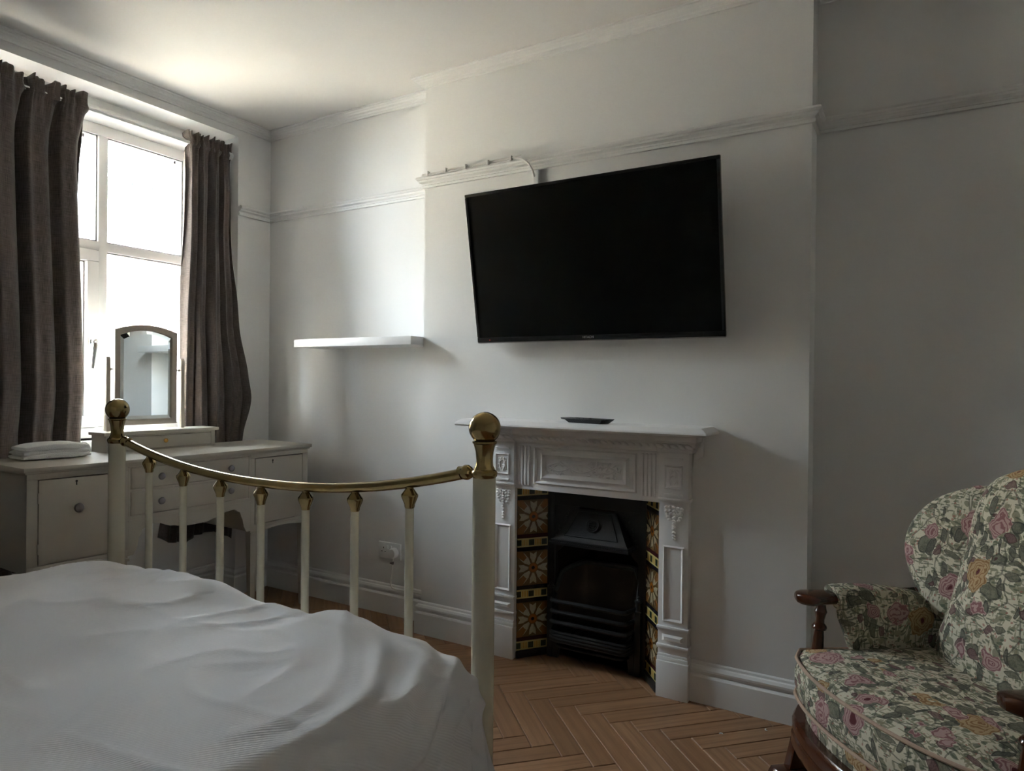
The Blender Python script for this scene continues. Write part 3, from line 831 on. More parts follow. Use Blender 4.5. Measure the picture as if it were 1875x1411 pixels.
# ------------------------------------------------------------------ bed
BX0, BX1, BYF = 1.090, 2.475, -1.50
bed = thing('bed', 'cream metal bedstead with brass ball finials and a curved footboard', 'bed', ((BX0+BX1)/2, -2.5, 0))
def post(x, y, ztop):
    mb = MB(); mb.lathe([(.020, 0), (.0245, .01), (.0245, ztop)], (x, y, 0), 32)
    p = link('post', mb, 'cream_enamel', bed)
    mb = MB(); z = ztop
    prof = [(.0245, z-.004), (.0275, z), (.0285, z+.006), (.0265, z+.011), (.0225, z+.014), (.0220, z+.017), (.0190, z+.022), (.0180, z+.035), (.0195, z+.052), (.0240, z+.068), (.0265, z+.070), (.0265, z+.074), (.0200, z+.076)]
    mb.lathe(prof, (x, y, 0), 36); link('collar', mb, 'brass', p)
    mb = MB(); r = .0345; c = z+.074+r*.82
    mb.lathe([(max(.0008, r*math.cos(a)), c+r*math.sin(a)) for a in [lerp(-1.0, PI/2, i/22) for i in range(23)]], (x, y, 0), 40); link('ball_finial', mb, 'brass', p)
post(BX0, BYF, 1.000); post(BX1, BYF, 1.000)
def railz(x):
    t = (x-(BX0+BX1)/2)/((BX1-BX0)/2)
    return .926 + .089*abs(t)**2.15
xs = [lerp(BX0+.058, BX1-.058, i/40) for i in range(41)]
mb = MB(); mb.tube([(x, BYF, railz(x)) for x in xs], .0125, 16); link('top_rail', mb, 'brass', bed)
for x0, s_ in ((BX0, 1), (BX1, -1)):
    z = railz(x0+s_*.058); mb = MB()
    Mx = Matrix.Rotation(s_*PI/2, 3, 'Y') @ Matrix.Identity(3)
    mb.lathe([(.006, .020), (.006, .030), (.012, .034), (.0165, .042), (.0165, .050), (.0125, .056), (.0125, .066)], (x0, BYF, z+.004), 20, Mx); link('rail_joint', mb, 'brass', bed)
BXS = [1.7675 + (i-3)*.1682 for i in range(7)]
for x in BXS:
    zt_ = railz(x) - .010
    mb = MB(); mb.lathe([(.0100, .22), (.0100, zt_-.040)], (x, BYF, 0), 20); b_ = link('baluster', mb, 'cream_enamel', bed)
    mb = MB(); mb.lathe([(.0105, zt_-.048), (.0120, zt_-.044), (.0120, zt_-.040), (.0195, zt_-.022), (.0195, zt_-.017), (.0085, zt_-.002), (.0085, zt_+.004)], (x, BYF, 0), 20); link('baluster_cap', mb, 'brass', b_)
mb = MB(); mb.tube([(BX0, BYF, .225), (BX1, BYF, .225)], .0125, 14); link('lower_rail', mb, 'cream_enamel', bed)
for x in (BX0, BX1):
    mb = MB(); mb.box(x-.012, x+.012, -3.46, BYF, .24, .32); link('side_rail', mb, 'cream_enamel', bed, bevel=.003)
for x in (BX0, BX1): 
    mb = MB(); mb.lathe([(.020, 0), (.0245, .01), (.0245, 1.10)], (x, -3.46, 0), 24); link('post', mb, 'cream_enamel', bed)
mb = MB(); mb.tube([(BX0, -3.46, 1.06), (BX1, -3.46, 1.06)], .0125, 14); link('head_rail', mb, 'brass', bed)
mb = MB(); mb.box(BX0+.015, BX1-.015, -3.44, -1.60, .26, .52); link('mattress', mb, 'mattress', bed, bevel=.03)

# ------------------------------------------------------------------ duvet
footz = [(1.10, -.022), (1.27, .000), (1.43, -.003), (1.59, .008), (1.72, .008), (1.88, -.014), (2.05, -.016), (2.15, .008), (2.22, .006), (2.36, -.014), (2.5, -.035)]
def duvet():
    fx0, fx1, fy0, fy1 = 1.205, 2.452, -3.30, -1.650
    Rx, Ry = .120, .112
    def fn(u, v):
        a = lerp(fx0-.44, fx1+.50, u); b = lerp(fy0-.05, fy1+.40, v)
        dx = max(fx0-a, 0, a-fx1); sx = -1 if a < fx0 else 1
        dy = max(b-fy1, 0)
        bx = min(max(a, fx0), fx1); by = min(b, fy1)
        d = math.hypot(dx, dy); R = .118
        x, y, z = bx, by, .678
        if d > 1e-6:
            ux, uy = sx*dx/d, dy/d
            if d < R*PI/2:
                h = R*math.sin(d/R); dz = R*(1-math.cos(d/R))
            else:
                h = R + .02*min(1, (d-R*PI/2)/.3)*abs(ux); dz = R + (d-R*PI/2)
            x += ux*h; y += uy*h; z -= dz
        # puffiness
        nx, ny = a, b
        big = noise.noise(Vector((nx*2.1, ny*2.1, 3.0)))*.011 + noise.noise(Vector((nx*4.3, ny*4.3, 9.0)))*.008
        near = math.exp(-((ny-fy1)/.16)**2)
        bump = big*(1-.6*near) + interp(footz, min(max(nx, 1.1), 2.5))*near*1.15
        # crown of the bed
        bump += .016*(1-((nx-1.81)/.65)**2 if abs(nx-1.81) < .65 else 0)*(1-near)
        # drag folds fanning round the near foot corner
        px, py = nx-1.98, ny+2.10
        r = math.hypot(px, py); th = math.atan2(py, px)
        wgt = math.exp(-((th-.70)/.62)**2)*max(0, min(1, (r-.38)/.12))
        q = r + .075*noise.noise(Vector((px*3.2, py*3.2, 5))) - .05*math.sin(th*2.2)
        fold = 0
        for rc, wd, amp in ((.44, .016, .016), (.515, .017, .026), (.585, .014, .018), (.65, .018, .026), (.72, .014, .018), (.79, .018, .022)):
            fold += amp*math.exp(-((q-rc)/wd)**2) - amp*.45*math.exp(-((q-rc-.04)/.03)**2)
        bump += fold*wgt*.48*(.55+.9*abs(noise.noise(Vector((px*4.0, py*4.0, 21)))*2))
        # short creases along the foot edge and shallow ones over the top
        cr = 1-abs(noise.noise(Vector((nx*7+ny*2, ny*3.0-nx*2, 2.0))))*2.2
        bump += .007*max(0, cr)**3*(.3+.9*math.exp(-((ny-fy1+.06)/.22)**2))
        cr2 = 1-abs(noise.noise(Vector((nx*3.2-ny*1.5, ny*5.5, 7.0))))*2.6
        bump += .0035*max(0, cr2)**3
        if d < 1e-6: z += bump
        else:
            k = min(1, d/(R*PI/2)); s_ = math.sin(k*PI/2); c_ = math.cos(k*PI/2)
            z += bump*c_; x += sx*dx/d*bump*s_; y += dy/d*bump*s_*.6
        # hanging sides ripple
        if d > R*1.2:
            f = min(1, (d-R*1.2)/.2)
            x += sx*(dx/d)*.014*f*math.sin(b*17+1.3*math.sin(b*5)); y += (dy/d)*.006*f*math.sin(a*19)
        y = min(y, -1.532)
        return (x, y, z)
    mb = MB(); mb.grid(fn, 260, 260, uv=(2.1, 2.1))
    o = link('duvet', mb, 'duvet_cotton', None, angle=180)
    sm = o.modifiers.new('thickness', 'SOLIDIFY'); sm.thickness = .012; sm.offset = -1
    tag(o, 'rumpled white duvet spread over the metal bed', 'duvet')
duvet()

# ------------------------------------------------------------------ television
TW, TH = 1.081, .638
tv = thing('television', 'large black flat television tilted down on the chimney breast', 'television', (2.134, -.250, 1.690), (0, 0, 0))
TM = Matrix.Rotation(.181, 4, 'X')
tv.rotation_euler = (.181, 0, -.003)
mb = MB(); bz = .013
hw, hh = TW/2, TH/2
mb.box(-hw, hw, -.004, .012, hh-bz, hh); mb.box(-hw, hw, -.004, .012, -hh, -hh+.022); mb.box(-hw, -hw+bz, -.004, .012, -hh+.022, hh-bz); mb.box(hw-bz, hw, -.004, .012, -hh+.022, hh-bz)
link('bezel', mb, 'tv_black', tv, world=False, bevel=.003)
mb = MB(); mb.box(-hw+bz, hw-bz, .0, .006, -hh+.022, hh-bz); link('screen', mb, 'tv_screen', tv, world=False, smooth=False)
mb = MB(); mb.box(-hw+.004, hw-.004, .012, .028, -hh+.004, hh-.004); mb.box(-.36, .36, .028, .046, -.20, .16); link('back_shell', mb, 'tv_black', tv, world=False, bevel=.004)
mb = MB(); mb.box(-hw+.002, hw-.002, -.003, .012, -hh-.0035, -hh); link('silver_edge', mb, 'tv_silver', tv, world=False, label='thin silver strip')
cu = bpy.data.curves.new('lettering', 'FONT'); cu.body = 'HITACHI'; cu.size = .0125; cu.align_x = 'CENTER'; cu.extrude = .0003
tmp = bpy.data.objects.new('tmp', cu); COL.objects.link(tmp)
bpy.context.view_layer.update()
me = bpy.data.meshes.new_from_object(tmp.evaluated_get(bpy.context.evaluated_depsgraph_get()))
bpy.data.objects.remove(tmp); me.materials.clear(); me.materials.append(MATS['lettering'])
lt = bpy.data.objects.new('lettering', me); COL.objects.link(lt); lt.parent = tv; lt.location = (-.004, -.0045, -hh+.008); lt.rotation_euler = (PI/2, 0, 0)
mt, t_, b_ = nt('led_red'); b_.inputs['Base Color'].default_value = (.3, .01, .01, 1); b_.inputs['Emission Color'].default_value = (1, .05, .03, 1); b_.inputs['Emission Strength'].default_value = .6
mb = MB(); mb.ellip((-hw+.065, -.004, -hh+.010), (.002, .001, .002)); link('standby_light', mb, 'led_red', tv, world=False)
# bracket
mb = MB(); mb.box(1.98, 2.28, -D-.010, -D, 1.50, 1.82); mb.box(2.02, 2.06, -.195, -D-.005, 1.60, 1.64); mb.box(2.20, 2.24, -.195, -D-.005, 1.60, 1.64)
link('wall_bracket', mb, 'black_iron', tv, bevel=.002)
# cable along the rail
cb = thing('television_cable', 'white cable clipped along the picture rail above the television', 'cable', (1.55, -D-.036, 2.175))
mb = MB()
yc = -D-.030
mb.tube([(1.250, yc, 2.180), (1.33, yc, 2.1765), (1.42, yc, 2.181), (1.55, yc, 2.177), (1.66, yc, 2.184), (1.745, yc, 2.183), (1.80, yc-.010, 2.165), (1.832, yc-.012, 2.140), (1.845, yc-.004, 2.115), (1.846, -D-.008, 2.085), (1.846, -D-.008, 1.95)], .0042, 8)
link('flex', mb, 'cable_white', cb)
mb = MB()
mb.tube([(1.250, yc-.006, 2.172), (1.40, yc-.006, 2.170), (1.52, yc-.002, 2.174), (1.70, yc, 2.177), (1.79, yc-.004, 2.186)], .003, 6)
link('aerial_lead', mb, 'cable_white', cb)
for x in (1.285, 1.39, 1.50, 1.62, 1.74):
    mb = MB(); mb.box(x-.004, x+.004, yc-.012, yc+.006, 2.168, 2.189); link('clip', mb, 'plastic_white', cb, bevel=.001)
mb = MB(); mb.box(1.840, 1.866, -D-.014, -D, 1.95, 2.118); link('trunking', mb, 'trim', cb, bevel=.002)

# ------------------------------------------------------------------ floating shelf
mb = MB(); mb.box(.460, XL-.001, -.226, 0, 1.374, 1.414)
o = link('floating_shelf', mb, 'shelf_white', None, bevel=.0015)
tag(o, 'thick white floating shelf in the alcove beside the window', 'shelf')

# ------------------------------------------------------------------ wall socket with plug
so = thing('wall_socket', 'white double wall socket low in the alcove with a round plug', 'socket', (.938, 0, .323))
mb = MB(); mb.box(.864, 1.011, -.010, 0, .283, .366); pl_ = link('face_plate', mb, 'plastic_white', so, bevel=.003)
mb = MB()
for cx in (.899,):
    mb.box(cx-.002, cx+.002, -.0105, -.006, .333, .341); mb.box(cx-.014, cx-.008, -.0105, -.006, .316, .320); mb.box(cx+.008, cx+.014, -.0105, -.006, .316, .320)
link('pin_holes', mb, 'hole_shade', pl_)  # no openings cut, dark boxes paint the shade inside the holes
for cx in (.925, .948):
    mb = MB(); mb.box(cx-.006, cx+.006, -.014, -.008, .333, .352); link('switch', mb, 'plastic_white', so, bevel=.0015)
plug = thing('plug', 'round white plug and lead in the alcove wall socket', 'plug', (.973, -.01, .319))
mb = MB(); mb.lathe([(.027, 0), (.027, .016), (.022, .026), (.012, .029)], (.973, -.010, .319), 24, Matrix.Rotation(PI/2, 3, 'X')); link('plug_body', mb, 'plastic_white', plug)
mb = MB(); mb.tube([(.973, -.022, .297), (.971, -.022, .275), (.968, -.024, .235), (.965, -.028, .190), (.966, -.030, .160), (.976, -.030, .143), (1.00, -.030, .139), (1.08, -.029, .142), (1.17, -.029, .144), (XL-.004, -.028, .145)], .0034, 8)
link('lead', mb, 'cable_white', plug)
mb = MB(); mb.tube([(.972, -.022, .276), (.971, -.022, .262)], .006, 8); mb.box(.955, .972, -.026, -.018, .264, .270); link('lead_grip', mb, 'pewter', plug)

# ------------------------------------------------------------------ fireplace surround (white cast iron)
CX = 2.100
fp = thing('fireplace_surround', 'white painted cast iron fireplace surround with mantel shelf', 'fireplace', (CX, -D, 0))
YF = -.168                      # front of the legs
mb = MB()
# shelf with moulded edge
def shelf_ring(x0, x1, yf, z): return [(x0, -D+.0, z), (x1, -D+.0, z), (x1, yf, z), (x0, yf, z)]
levels = [(.526, -.305, 1.012), (.536, -.318, 1.014), (.540, -.322, 1.020), (.538, -.320, 1.026), (.530, -.312, 1.034), (.520, -.302, 1.040), (.516, -.298, 1.042)]
rings = [[mb.bm.verts.new(p) for p in shelf_ring(CX-hwid, CX+hwid, yf, z)] for hwid, yf, z in levels]
for A, B in zip(rings, rings[1:]):
    for j in range(4): mb.bm.faces.new((A[j], A[(j+1) % 4], B[(j+1) % 4], B[j]))
mb.bm.faces.new(rings[0][::-1]); mb.bm.faces.new(rings[-1])
link('mantel_shelf', mb, 'white_iron', fp, angle=20)
# bed mould under the shelf
mb = MB()
prof = [(0, .940), (.040, .940), (.045, .948), (.058, .958), (.064, .975), (.072, .982), (.074, 1.012), (0, 1.012)]
mb.sweep(prof, [(CX-.430, -D), (CX-.4301, -D)] if False else [(CX-.318, -D), (CX+.318, -D)])
link('bed_mould', mb, 'white_iron', fp, angle=20)
for sg in (-1, 1):
    mb = MB(); x0, x1 = sorted((CX+sg*.318, CX+sg*.450))
    for z0, z1, e in ((.940, .950, .052), (.950, .962, .060), (.962, .978, .074), (.978, .984, .080), (.984, 1.012, .083)):
        ex = (e-.045)*.8
        mb.box(x0-(ex if sg < 0 else 0), x1+(ex if sg > 0 else 0), -D-e-.006, -D, z0, z1)
    link('capital', mb, 'white_iron', fp, bevel=.003)
    # end bracket scroll against the wall
    mb = MB(); xo = CX+sg*.450
    pts = [(0, .905), (.010, .912), (.016, .922), (.030, .926), (.034, .934), (.034, 1.012), (0, 1.012)]
    mb.prism([(xo+sg*a, b) for a, b in pts], 'y', -D-.014, -D); link('side_scroll', mb, 'white_iron', fp, bevel=.0015)
# rope beading
def twist(x0, x1, y, z, n):
    mb = MB()
    for i in range(n):
        x = lerp(x0, x1, (i+.5)/n); w_ = (x1-x0)/n
        mb.ellip((x, y, z), (w_*.62, .007, .0085), Matrix.Rotation(.55 if i % 2 else .35, 3, 'Y'), 8, 5)
    return mb
link('leaf_beading', twist(CX-.316, CX+.316, -D-.060, .966, 22), 'white_iron', fp)
for sg in (-1, 1):
    x0, x1 = sorted((CX+sg*.322, CX+sg*.462)); link('leaf_beading', twist(x0, x1, -D-.082, .966, 5), 'white_iron', fp)
# frieze
mb = MB(); mb.box(CX-.322, CX+.322, YF+.002, -D, .742, .940); link('frieze', mb, 'white_iron', fp, bevel=.002)
def frame(mb, x0, x1, z0, z1, y, wd, pr):
    """raised mitred picture-frame moulding on plane y, projecting pr"""
    o4 = [(x0, z0), (x1, z0), (x1, z1), (x0, z1)]; i4 = [(x0+wd, z0+wd), (x1-wd, z0+wd), (x1-wd, z1-wd), (x0+wd, z1-wd)]
    m4 = [(x0+wd*.4, z0+wd*.4), (x1-wd*.4, z0+wd*.4), (x1-wd*.4, z1-wd*.4), (x0+wd*.4, z1-wd*.4)]
    r0 = [mb.bm.verts.new((a, y+.001, b)) for a, b in o4]; r1 = [mb.bm.verts.new((a, y-pr, b)) for a, b in m4]; r2 = [mb.bm.verts.new((a, y+.001, b)) for a, b in i4]
    for A, B in ((r0, r1), (r1, r2), (r2, r0)):
        for j in range(4): mb.bm.faces.new((A[j], A[(j+1) % 4], B[(j+1) % 4], B[j]))
mb = MB(); frame(mb, CX-.232, CX+.232, .768, .928, YF+.002, .016, .007); frame(mb, CX-.200, CX+.200, .788, .908, YF+.002, .030, .010)
link('frieze_panel', mb, 'white_iron', fp, angle=15)
def vine(cx, cz, hw_, hh_, y, seed, n):
    rnd = random.Random(seed); mb = MB()
    for ph in (0, PI):
        pts = [(cx+lerp(-hw_, hw_, i/40), y-.001, cz + .6*hh_*math.sin(i/40*3.2*PI+ph)) for i in range(41)]
        mb.tube(pts, .0028, 6)
    for i in range(n):
        x = rnd.uniform(-hw_, hw_); z = rnd.uniform(-hh_, hh_)
        mb.ellip((cx+x, y, cz+z), (rnd.uniform(.006, .013), .0035, rnd.uniform(.003, .006)), Matrix.Rotation(rnd.uniform(0, PI), 3, 'Y'), 8, 5)
    return mb
link('floral_relief', vine(CX, .848, .165, .027, YF+.001, 5, 64), 'white_iron', fp)
for sg in (-1, 1):
    for i in range(4):
        x = CX + sg*(.254 + i*.0165)
        mb = MB(); mb.tube([(x, YF+.001, .765), (x, YF+.001, .925)], .0055, 8); mb.ellip((x, YF+.001, .925), (.0055, .005, .0055)); mb.ellip((x, YF+.001, .765), (.0055, .005, .0055))
        link('reed', mb, 'white_iron', fp)
# legs
for sg in (-1, 1):
    def bx(mb, a, b, yf, z0, z1):
        x0, x1 = sorted((CX+sg*a, CX+sg*b)); mb.box(x0, x1, yf, -D, z0, z1)
    mb = MB(); bx(mb, .322, .440, YF-.012, .765, .940); link('corner_block', mb, 'white_iron', fp, bevel=.0025)
    mb = MB(); bx(mb, .320, .443, YF-.016, .757, .765); bx(mb, .321, .441, YF-.010, .750, .757); link('necking', mb, 'white_iron', fp, bevel=.002)
    mb = MB(); bx(mb, .322, .438, YF, .140, .752); link('leg', mb, 'white_iron', fp, bevel=.0025)
    mb = MB(); bx(mb, .320, .445, YF-.014, 0, .140); bx(mb, .321, .443, YF-.008, .140, .155); bx(mb, .322, .440, YF-.004, .155, .165); link('plinth', mb, 'white_iron', fp, bevel=.003)
    mb = MB(); bx(mb, .319, .444, YF-.010, .262, .272); bx(mb, .321, .441, YF-.005, .255, .262); bx(mb, .319, .444, YF-.010, .192, .202); bx(mb, .321, .441, YF-.005, .186, .192); link('leg_moulding', mb, 'white_iron', fp, bevel=.002)
    mb = MB(); x0, x1 = sorted((CX+sg*.338, CX+sg*.424))
    pts = [(x0+.0, .214), (x1, .214), (x1, .240), (x0, .240)]
    a = [mb.bm.verts.new((p[0], YF+.001, p[1])) for p in pts]; b = [mb.bm.verts.new((p[0]+(.012 if i in (0, 3) else -.012), YF-.010, p[1]+(.008 if i < 2 else -.008))) for i, p in enumerate(pts)]
    for j in range(4): mb.bm.faces.new((a[j], a[(j+1) % 4], b[(j+1) % 4], b[j]))
    mb.bm.faces.new(b); mb.bm.faces.new(a[::-1]); link('diamond_block', mb, 'white_iron', fp, angle=15)
    x0, x1 = sorted((CX+sg*.345, CX+sg*.417))
    mb = MB(); frame(mb, x0-.006, x1+.006, .288, .582, YF, .014, .006); link('leg_panel', mb, 'white_iron', fp, angle=15)
    mb = MB(); yb_ = YF-.012
    frame(mb, x0, x1, .800, .892, yb_, .010, .005)
    for z in (.775, .912): mb.box(x0, x1, yb_-.005, yb_+.001, z, z+.007)
    link('block_panel', mb, 'white_iron', fp, bevel=.001, angle=15)
    mb = MB(); cxx = (x0+x1)/2
    for s2 in (-1, 1):
        mb.tube([(cxx+s2*(.004+.010*math.sin(i/12*PI)), yb_-.001, .818+.056*i/12) for i in range(13)], .0026, 6)
        mb.tube([(cxx+s2*(.012+.007*math.cos(i/8*2*PI)), yb_-.001, .866+.007*math.sin(i/8*2*PI)) for i in range(8)], .0022, 6)
    for i in range(10):
        mb.ellip((cxx+random.uniform(-.022, .022), yb_, .818+random.uniform(0, .055)), (.006, .003, .003), Matrix.Rotation(random.uniform(0, 3), 3, 'Y'), 8, 5)
    link('scroll_relief', mb, 'white_iron', fp)
    mb = MB()
    for row, (z, wd) in enumerate(((.728, .030), (.716, .030), (.704, .027), (.692, .024), (.680, .018), (.668, .014), (.656, .010), (.645, .008), (.634, .006), (.622, .005), (.610, .003))):
        k = max(1, int(wd/.009)*2-1)
        for i in range(k):
            xx = cxx + (lerp(-wd, wd, i/(k-1)) if k > 1 else 0)
            mb.ellip((xx, YF-.001, z+random.uniform(-.003, .003)), (.0075, .006, .0055), Matrix.Rotation(random.uniform(-.6, .6), 3, 'Y'), 8, 5)
    link('leaf_drop', mb, 'white_iron', fp)

# ------------------------------------------------------------------ tiled cheeks and cast iron insert
ins = thing('fireplace_insert', 'black cast iron fire grate with hood and flower tiled cheeks', 'fireplace', (CX, -.03, 0))
TH_ = math.radians(52); dl = Vector((math.cos(TH_), math.sin(TH_)))
TS = .152
def tile_obj(name, w_, h_, mat, d=.008):
    q = MB(); q.box(0, w_, 0, d, 0, h_)
    bmesh.ops.bevel(q.bm, geom=[e for e in q.bm.edges if all(v.co.y < .001 for v in e.verts)], offset=.0015, segments=2, affect='EDGES')
    me = bpy.data.meshes.new(name); q.bm.to_mesh(me); q.bm.free(); me.materials.append(MATS[mat])
    return me
M_tile = tile_obj('tile', TS-.001, TS-.001, 'flower_tile'); M_bord = tile_obj('border_tile', TS-.001, .0385, 'border_tile')
M_strip = tile_obj('strip_tile', TS-.001, .0165, 'black_glaze'); M_red = tile_obj('strip_tile', TS-.001, .0165, 'red_glaze')
Aout = Vector((1.783, -.152))
for side in (0, 1):
    if side == 0: loc, rz = Vector((Aout.x, Aout.y)), TH_
    else:
        inner = Vector((2*CX-Aout.x, Aout.y)) + Vector((-dl.x, dl.y))*TS; loc, rz = inner, -TH_
    mb = MB(); mb.box(-.006, TS+.006, .006, .022, 0, .742)
    pn = link('tile_panel', mb, 'black_iron', ins, world=False)
    pn.matrix_parent_inverse = wmat(ins).inverted(); pn.location = (loc.x, loc.y, 0); pn.rotation_euler = (0, 0, rz)
    z = .030
    seq = [('border_tile', M_bord, .039), ('strip_tile', M_red, .017)]
    for k in range(3):
        seq += [('tile', M_tile, TS), ('strip_tile', M_strip if k != 2 else M_strip, .017), ('border_tile', M_bord, .039), ('strip_tile', M_strip if k != 1 else M_red, .017)]
    for nm, me, h_ in seq[:-1]:
        if z + h_ > .760: break
        o = bpy.data.objects.new(nm, me); COL.objects.link(o); o.parent = pn; o.location = (0, 0, z); z += h_
    mb = MB(); mb.box(-.004, TS+.004, -.012, .006, 0, .028); link('base_strip', mb, 'black_iron', pn, world=False, bevel=.004)
YI = -.150 + dl.y*TS            # plane of the insert
XA, XB = 1.783+dl.x*TS, 2*CX-(1.783+dl.x*TS)
mb = MB()
mb.box(XA-.004, XA+.026, YI-.010, YI+.02, 0, .742); mb.box(XB-.026, XB+.004, YI-.010, YI+.02, 0, .742); mb.box(XA, XB, YI-.006, YI+.02, .665, .742)
mb.box(XA+.026, XA+.032, YI-.004, YI+.02, .0, .70); mb.box(XB-.032, XB-.026, YI-.004, YI+.02, .0, .70)
link('outer_frame', mb, 'black_iron', ins, bevel=.003)
# spandrels beside the hood
for sg in (-1, 1):
    xo = CX+sg*(XB-CX-.026); mb = MB()
    mb.prism([(xo, .44), (xo, .67), (CX+sg*.075, .67), (CX+sg*.090, .640), (CX+sg*.105, .58), (CX+sg*.135, .515), (CX+sg*.160, .480), (xo-sg*.010, .455)], 'y', YI+.002, YI+.014)
    link('spandrel', mb, 'black_iron', ins, bevel=.002)
    mb = MB()
    mb.tube([(CX+sg*(.095+.075*(i/10)**1.6), YI-.001, .655-.16*(i/10)) for i in range(11)], .003, 6)
    for i in range(26):
        tt = random.random(); mb.ellip((CX+sg*(.115+.055*tt+random.uniform(0, .025)), YI+.001, .648-.14*tt+random.uniform(-.005, .02)), (.004, .003, .004), None, 6, 4)
    link('spandrel_relief', mb, 'black_iron', ins)
# hood
def hood_pt(tx, tz):
    wx = lerp(.172, .098, tz**.8); y = lerp(YI-.075, YI-.012, tz**.75); return (CX+tx*wx, y, lerp(.528, .655, tz))
mb = MB(); V = mb.grid(lambda u, v: hood_pt(2*u-1, v), 16, 12)
V2 = mb.grid(lambda u, v: (hood_pt(2*u-1, v)[0], YI+.005, hood_pt(2*u-1, v)[2]), 16, 12)
for a, b in zip(V[0], V[0][1:]): mb.poly([a.co, b.co, (b.co.x, YI+.005, b.co.z), (a.co.x, YI+.005, a.co.z)], [(0,1,2,3)])
for a, b in zip(V[-1], V[-1][1:]): mb.poly([a.co, b.co, (b.co.x, YI+.005, b.co.z), (a.co.x, YI+.005, a.co.z)], [(0,1,2,3)])
hd = link('hood', mb, 'black_iron', ins, angle=50)
mb = MB()
fr_ = [(-.78, .16), (.78, .16), (.74, .94), (-.74, .94)]
path = []
for i in range(4):
    a, b = fr_[i], fr_[(i+1) % 4]
    for k in range(8):
        p = hood_pt(lerp(a[0], b[0], k/8), lerp(a[1], b[1], k/8)); path.append((p[0], p[1]-.001, p[2]))
mb.tube(path, .0025, 6, closed=True); link('hood_bead', mb, 'black_iron', hd)
mb = MB(); cc = Vector(hood_pt(0, .55)); Mh = Matrix.Rotation(PI/2-.42, 3, 'X')
for rr_, n_ in ((.028, 24), (.020, 20)):
    mb.tube([cc + Mh @ Vector((rr_*math.cos(2*PI*i/n_), rr_*math.sin(2*PI*i/n_), .003)) for i in range(n_)], .0026, 6, closed=True)
for i in range(8):
    a = 2*PI*i/8; mb.ellip(cc + Mh @ Vector((.012*math.cos(a), .012*math.sin(a), .002)), (.0055, .0055, .004), None, 8, 5)
mb.ellip(cc + Mh @ Vector((0, 0, .003)), (.005, .005, .005), None, 8, 5)
link('rosette', mb, 'black_iron', hd)
mb = MB(); mb.box(CX-.180, CX+.180, YI-.090, YI+.005, .510, .520); mb.box(CX-.176, CX+.176, YI-.084, YI+.005, .520, .529)
for i in range(30): mb.ellip((CX-.150+.300*i/29, YI-.087, .521), (.0032, .003, .0035), None, 6, 4)
link('hood_lip', mb, 'black_iron', hd, bevel=0)
# firebox
mb = MB(); yb2 = .26
mb.poly([(XA+.02, YI+.01, 0), (XB-.02, YI+.01, 0), (CX+.13, yb2, 0), (CX-.13, yb2, 0), (XA+.02, YI+.01, .70), (XB-.02, YI+.01, .70), (CX+.13, yb2, .70), (CX-.13, yb2, .70)],
        [(0,1,2,3), (4,7,6,5), (1,5,6,2), (2,6,7,3), (3,7,4,0)])
link('firebox', mb, 'fire_back', ins, smooth=False)
# fireclay basket
def basin(z, f, e=0):
    return [(CX-.188*f-e, YI-.005, z), (CX+.188*f+e, YI-.005, z), (CX+.176*f+e, YI+.055, z), (CX+.118*f+e, YI+.165+e, z), (CX-.118*f-e, YI+.165+e, z), (CX-.176*f-e, YI+.055, z)]
mb = MB()
rr = [basin(.12, .86), basin(.300, .93), basin(.335, .96), basin(.352, 1.0), basin(.356, 1.06, .004), basin(.340, 1.10, .008), basin(.12, 1.06, .006)]
# rim rises to the back
def lift(ring, k): return [(x, y, z + k*max(0, (y-YI)/.165)*.035 - k*(.075 if y < YI+.01 else 0)) for x, y, z in ring]
RG = [[mb.bm.verts.new(p) for p in lift(r_, 1 if i > 0 and i < 6 else 0)] for i, r_ in enumerate(rr)]
for A, B in zip(RG, RG[1:]):
    for j in range(1, 6): mb.bm.faces.new((A[j], A[(j+1) % 6], B[(j+1) % 6], B[j]))
mb.bm.faces.new(RG[0])
link('fireclay_basin', mb, 'fire_clay', ins, bevel=.004)
mb = MB(); rp = lift(basin(.352, 1.03), 1); rp = [rp[1], rp[2], rp[3], rp[4], rp[5], rp[0]]
rp2 = []
for a, b in zip(rp, rp[1:]): rp2 += [tuple(lerp(a[k], b[k], t) for k in range(3)) for t in (.08, .5, .92)]
mb.tube(rp2, .012, 8); link('basin_rim', mb, 'grey_iron', ins)
# grate bars
def bar_path(z, out, hwid):
    pts = [(-hwid, YI-.004), (-hwid+.004, YI-.022), (-hwid+.020, YI-out+.006), (-hwid+.040, YI-out), (hwid-.040, YI-out), (hwid-.020, YI-out+.006), (hwid-.004, YI-.022), (hwid, YI-.004)]
    return [(CX+a, b, z) for a, b in pts]
HWG = XB-CX-.036
for z in (.268, .222, .178):
    mb = MB()
    for dz, r_ in ((0, .0095),):
        mb.tube(bar_path(z, .085, HWG), r_, 8)
    link('grate_bar', mb, 'black_iron', ins)
mb = MB()
for dz, o_ in ((.135, .088), (.123, .092), (.111, .092), (.099, .088)): mb.tube(bar_path(dz, o_, HWG), .0075, 8)
link('ash_fret', mb, 'black_iron', ins)
mb = MB()
for i in range(15):
    x = CX-.150+.300*i/14; mb.box(x-.0055, x+.0055, YI-.082, YI+.10, .124, .134)
link('bottom_slats', mb, 'black_iron', ins, bevel=.002)
